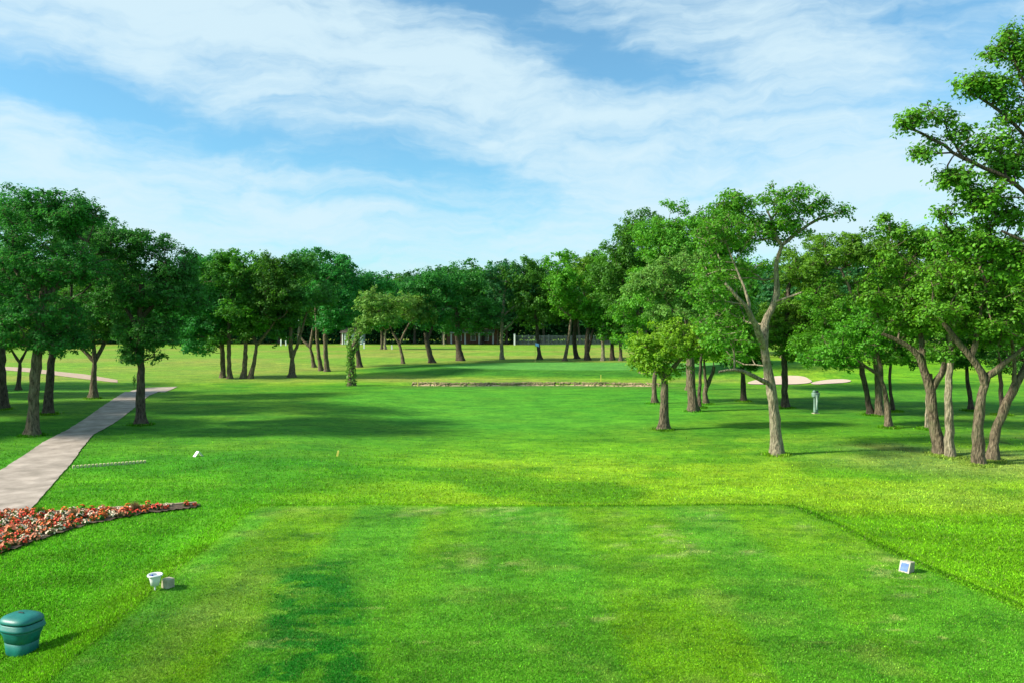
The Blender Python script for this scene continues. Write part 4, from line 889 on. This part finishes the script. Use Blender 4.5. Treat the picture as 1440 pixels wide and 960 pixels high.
DESC = {'red': 'low begonia plant with deep red blossoms in the flower bed', 'white': 'low begonia plant with creamy white blossoms in the flower bed', 'pink': 'low begonia plant with salmon pink blossoms in the flower bed', 'orange': 'low begonia plant with orange red blossoms in the flower bed'}
rg = np.random.default_rng(11); pts = []; tries = 0
vis = np.array(G2([(-45, 722), (60, 722), (180, 715.5), (240, 713), (240, 717), (200, 722), (120, 738), (60, 757), (0, 779), (-45, 797)]))
while tries < 9000 and len(pts) < 290:
    tries += 1; x = rg.uniform(vis[:, 0].min(), vis[:, 0].max()); y = rg.uniform(vis[:, 1].min(), vis[:, 1].max())
    if inpoly(np.array([x]), np.array([y]), vis)[0] and all((x - a) ** 2 + (y - b__) ** 2 > .185 ** 2 for a, b__ in pts): pts.append((x, y))
for px, py in ((262, 713), (274, 712.5)): pts.append(P(px, py)[:2])
for k, (x, y) in enumerate(pts):
    c_ = rg.choice(['red', 'white', 'pink', 'orange'], p=[.26, .22, .26, .26])
    lab = DESC[c_]; gp = c_ + ' begonias planted in the flower bed'
    if k >= len(pts) - 2:
        c_ = 'red'; lab = ['small red flowering plant alone near the tip of the flower bed', 'round deep red flowering plant at the very tip of the flower bed'][k - len(pts) + 2]; gp = None
    o = bpy.data.objects.new('begonia', PL[c_][int(rg.integers(2))]); COL.objects.link(o); s_ = rg.uniform(.75, 1.15); o.location = (x, y, float(ht(x, y)) + .02); o.rotation_euler = (0, 0, rg.uniform(0, 6.28)); o.scale = (s_, s_, s_ * rg.uniform(.8, 1.15))
    tag(o, lab, 'flower', gp)
def tuft(px, py, h_, lab, key):
    b_ = P(px, py); rg = np.random.default_rng(int(px)); n = 260; a = rg.uniform(0, 6.28, n); le = rg.uniform(.0, .45, n); hh = h_ * rg.uniform(.5, 1, n)
    B = np.stack([rg.normal(0, .03, n), rg.normal(0, .03, n), 0 * a], -1); T = B + np.stack([np.cos(a) * le * hh, np.sin(a) * le * hh, hh], -1); Mi = (B + T) / 2 + np.array([0, 0, .02]); w_ = np.stack([-np.sin(a), np.cos(a), 0 * a], -1) * .005
    V = np.stack([B - w_, B + w_, Mi + w_ * .8, T, Mi - w_ * .8], 1).reshape(-1, 3)
    me = mesh_np('ornamental_grass', V, [np.arange(5 * n).reshape(-1, 5)], attrs={'var': np.repeat(rg.random(n), 5)}); tag(link('ornamental_grass', me, M[key], None, b_), lab, 'ornamental grass')
M['straw'] = leafmat('straw', (.12, .08, .04), (.25, .18, .09))
tuft(56, 726, .34, 'grey green grass tuft at the back of the flower bed where the path meets it', 'leaf_dark')
tuft(104, 730, .32, 'straw coloured grass tuft in the middle of the flower bed', 'straw')
tuft(190, 720, .34, 'brown grass tuft among the red flowers in the thin part of the bed', 'straw')

# ------------------------------------------------------------------ camera, light, sky
cam = bpy.data.cameras.new('camera'); co = bpy.data.objects.new('camera', cam); COL.objects.link(co)
co.location = (0, 0, CZ); co.rotation_euler = (R(90), 0, 0); cam.lens = 28; cam.sensor_width = 36; cam.shift_y = -(480 - HZ) / 1440; cam.clip_end = 6000; cam.clip_start = .1
S.camera = co
EL = R(33); AZ = math.atan2(-1.0, -.22)      # direction to the sun: from the left, a little behind the camera
sun = bpy.data.lights.new('sun', 'SUN'); so = bpy.data.objects.new('sun', sun); COL.objects.link(so)
sun.energy = 4.6; sun.angle = R(6); sun.color = (1, .93, .80)
sx, sy, sz = math.sin(AZ) * math.cos(EL), math.cos(AZ) * math.cos(EL), math.sin(EL)
from mathutils import Vector
so.rotation_euler = Vector((sx, sy, sz)).to_track_quat('Z', 'Y').to_euler(); so.location = (-40, -10, 60)
w = bpy.data.worlds.new('World'); S.world = w; w.use_nodes = True; nt = w.node_tree; nt.nodes.clear()
out = nt.nodes.new('ShaderNodeOutputWorld'); bg = nt.nodes.new('ShaderNodeBackground')
sky = N(nt, 'ShaderNodeTexSky', sky_type='NISHITA'); sky.sun_disc = False; sky.sun_elevation = EL; sky.sun_rotation = AZ % (2 * math.pi); sky.air_density = 1.0; sky.dust_density = .6; sky.ozone_density = 2.0
tc = N(nt, 'ShaderNodeTexCoord'); sp_ = N(nt, 'ShaderNodeSeparateXYZ'); nt.links.new(tc.outputs['Generated'], sp_.inputs[0])
def mth(op, a, b=None, clamp=False):
    n = N(nt, 'ShaderNodeMath', operation=op); n.use_clamp = clamp
    for k, v in enumerate((a, b)):
        if v is None: continue
        if isinstance(v, bpy.types.NodeSocket): nt.links.new(v, n.inputs[k])
        else: n.inputs[k].default_value = v
    return n.outputs[0]
az = mth('ARCTAN2', sp_.outputs[0], sp_.outputs[1]); el = mth('ARCSINE', sp_.outputs[2])
cb = N(nt, 'ShaderNodeCombineXYZ'); nt.links.new(az, cb.inputs[0]); nt.links.new(el, cb.inputs[1])
# wind-drawn distortion of the cloud field
nd = noise(nt, 3.5, 5, .6, cb.outputs[0]); sb = N(nt, 'ShaderNodeVectorMath', operation='SUBTRACT'); nt.links.new(nd.outputs['Color'], sb.inputs[0]); sb.inputs[1].default_value = (.5, .5, .5)
scv = N(nt, 'ShaderNodeVectorMath', operation='MULTIPLY'); nt.links.new(sb.outputs[0], scv.inputs[0]); scv.inputs[1].default_value = (.30, .11, 0)
adv = N(nt, 'ShaderNodeVectorMath', operation='ADD'); nt.links.new(cb.outputs[0], adv.inputs[0]); nt.links.new(scv.outputs[0], adv.inputs[1]); W = adv.outputs[0]
def blob(px, py, rx, ry, ang, amp):
    """soft patch of cloud (amp > 0) or of clear air (amp < 0), fixed in the sky"""
    a = math.atan2(px - CX, F); e = math.atan2(HZ - py, math.hypot(F, px - CX)); k = 1.0 / F * math.cos(a)
    mp = N(nt, 'ShaderNodeMapping', vector_type='TEXTURE'); nt.links.new(W, mp.inputs[0])
    mp.inputs['Location'].default_value = (a, e, 0); mp.inputs['Rotation'].default_value = (0, 0, -R(ang)); mp.inputs['Scale'].default_value = (rx * k, ry * k, 1)
    ln = N(nt, 'ShaderNodeVectorMath', operation='LENGTH'); nt.links.new(mp.outputs[0], ln.inputs[0])
    m = N(nt, 'ShaderNodeMapRange', interpolation_type='SMOOTHSTEP', inp={'From Min': 0, 'From Max': 1.5, 'To Min': amp, 'To Max': 0}); nt.links.new(ln.outputs['Value'], m.inputs['Value']); return m.outputs[0]
BL = [(380, 95, 520, 85, 9, .55), (250, 25, 420, 40, 2, .35), (640, 90, 260, 80, 18, .35), (40, 175, 110, 32, 5, .55), (140, 250, 330, 50, 6, .55), (1000, 40, 170, 50, 12, .35), (1150, 270, 480, 130, 3, .5), (1080, 120, 220, 55, -6, .3), (470, 300, 110, 16, -4, .35), (350, 340, 500, 40, 0, .2),
      (800, 45, 170, 52, 18, -.85), (650, -10, 160, 20, 4, -.5), (80, 115, 190, 28, 4, -.75), (330, 190, 330, 22, 8, -.65), (560, 232, 200, 26, 5, -.55), (620, 285, 190, 18, 3, -.5), (930, 110, 140, 22, 8, -.35), (1330, 130, 120, 60, 30, -.2), (20, 70, 160, 14, 3, -.25), (560, 205, 300, 14, 6, -.35)]
tot = None
for b__ in BL:
    v = blob(*b__); tot = v if tot is None else mth('ADD', tot, v)
# wisps
mp = N(nt, 'ShaderNodeMapping'); nt.links.new(W, mp.inputs[0]); mp.inputs['Rotation'].default_value = (0, 0, R(8)); mp.inputs['Scale'].default_value = (2.0, 8.5, 1)
n1 = noise(nt, 2.2, 9, .62, mp.outputs[0]); mp2 = N(nt, 'ShaderNodeMapping'); nt.links.new(W, mp2.inputs[0]); mp2.inputs['Rotation'].default_value = (0, 0, R(-30)); mp2.inputs['Scale'].default_value = (4, 16, 1)
n2 = noise(nt, 3.0, 7, .6, mp2.outputs[0])
tot = mth('ADD', mth('MULTIPLY', tot, .80), .44); tot = mth('ADD', tot, mth('MULTIPLY', mth('SUBTRACT', n1.outputs[0], .5), 2.3)); tot = mth('ADD', tot, mth('MULTIPLY', mth('SUBTRACT', n2.outputs[0], .5), 1.0))
hzn = N(nt, 'ShaderNodeMapRange', inp={'From Min': .0, 'From Max': .22, 'To Min': .35, 'To Max': 0}); nt.links.new(el, hzn.inputs['Value']); tot = mth('ADD', tot, hzn.outputs[0])
den = N(nt, 'ShaderNodeMapRange', interpolation_type='SMOOTHSTEP', inp={'From Min': -.15, 'From Max': 1.2, 'To Min': 0.06, 'To Max': .90}); nt.links.new(tot, den.inputs['Value'])
SKS = .075
tint = mixc(nt, 1.0, sky.outputs[0], (.76, 1.34, 1.42), 'MULTIPLY')
WHITE = (5.3, 6.75, 7.4)
cl_ = mixc(nt, den.outputs[0], tint, WHITE)
nt.links.new(cl_, bg.inputs[0]); bg.inputs[1].default_value = SKS; nt.links.new(bg.outputs[0], out.inputs[0])
S.view_settings.view_transform = 'Standard'; S.view_settings.look = 'None'; S.view_settings.gamma = 1; S.view_settings.exposure = .85; S.view_settings.use_curve_mapping = False
S.render.engine = 'CYCLES'; S.cycles.max_bounces = 6; S.cycles.transparent_max_bounces = 4; S.cycles.diffuse_bounces = 3; S.cycles.glossy_bounces = 2; S.cycles.use_denoising = True
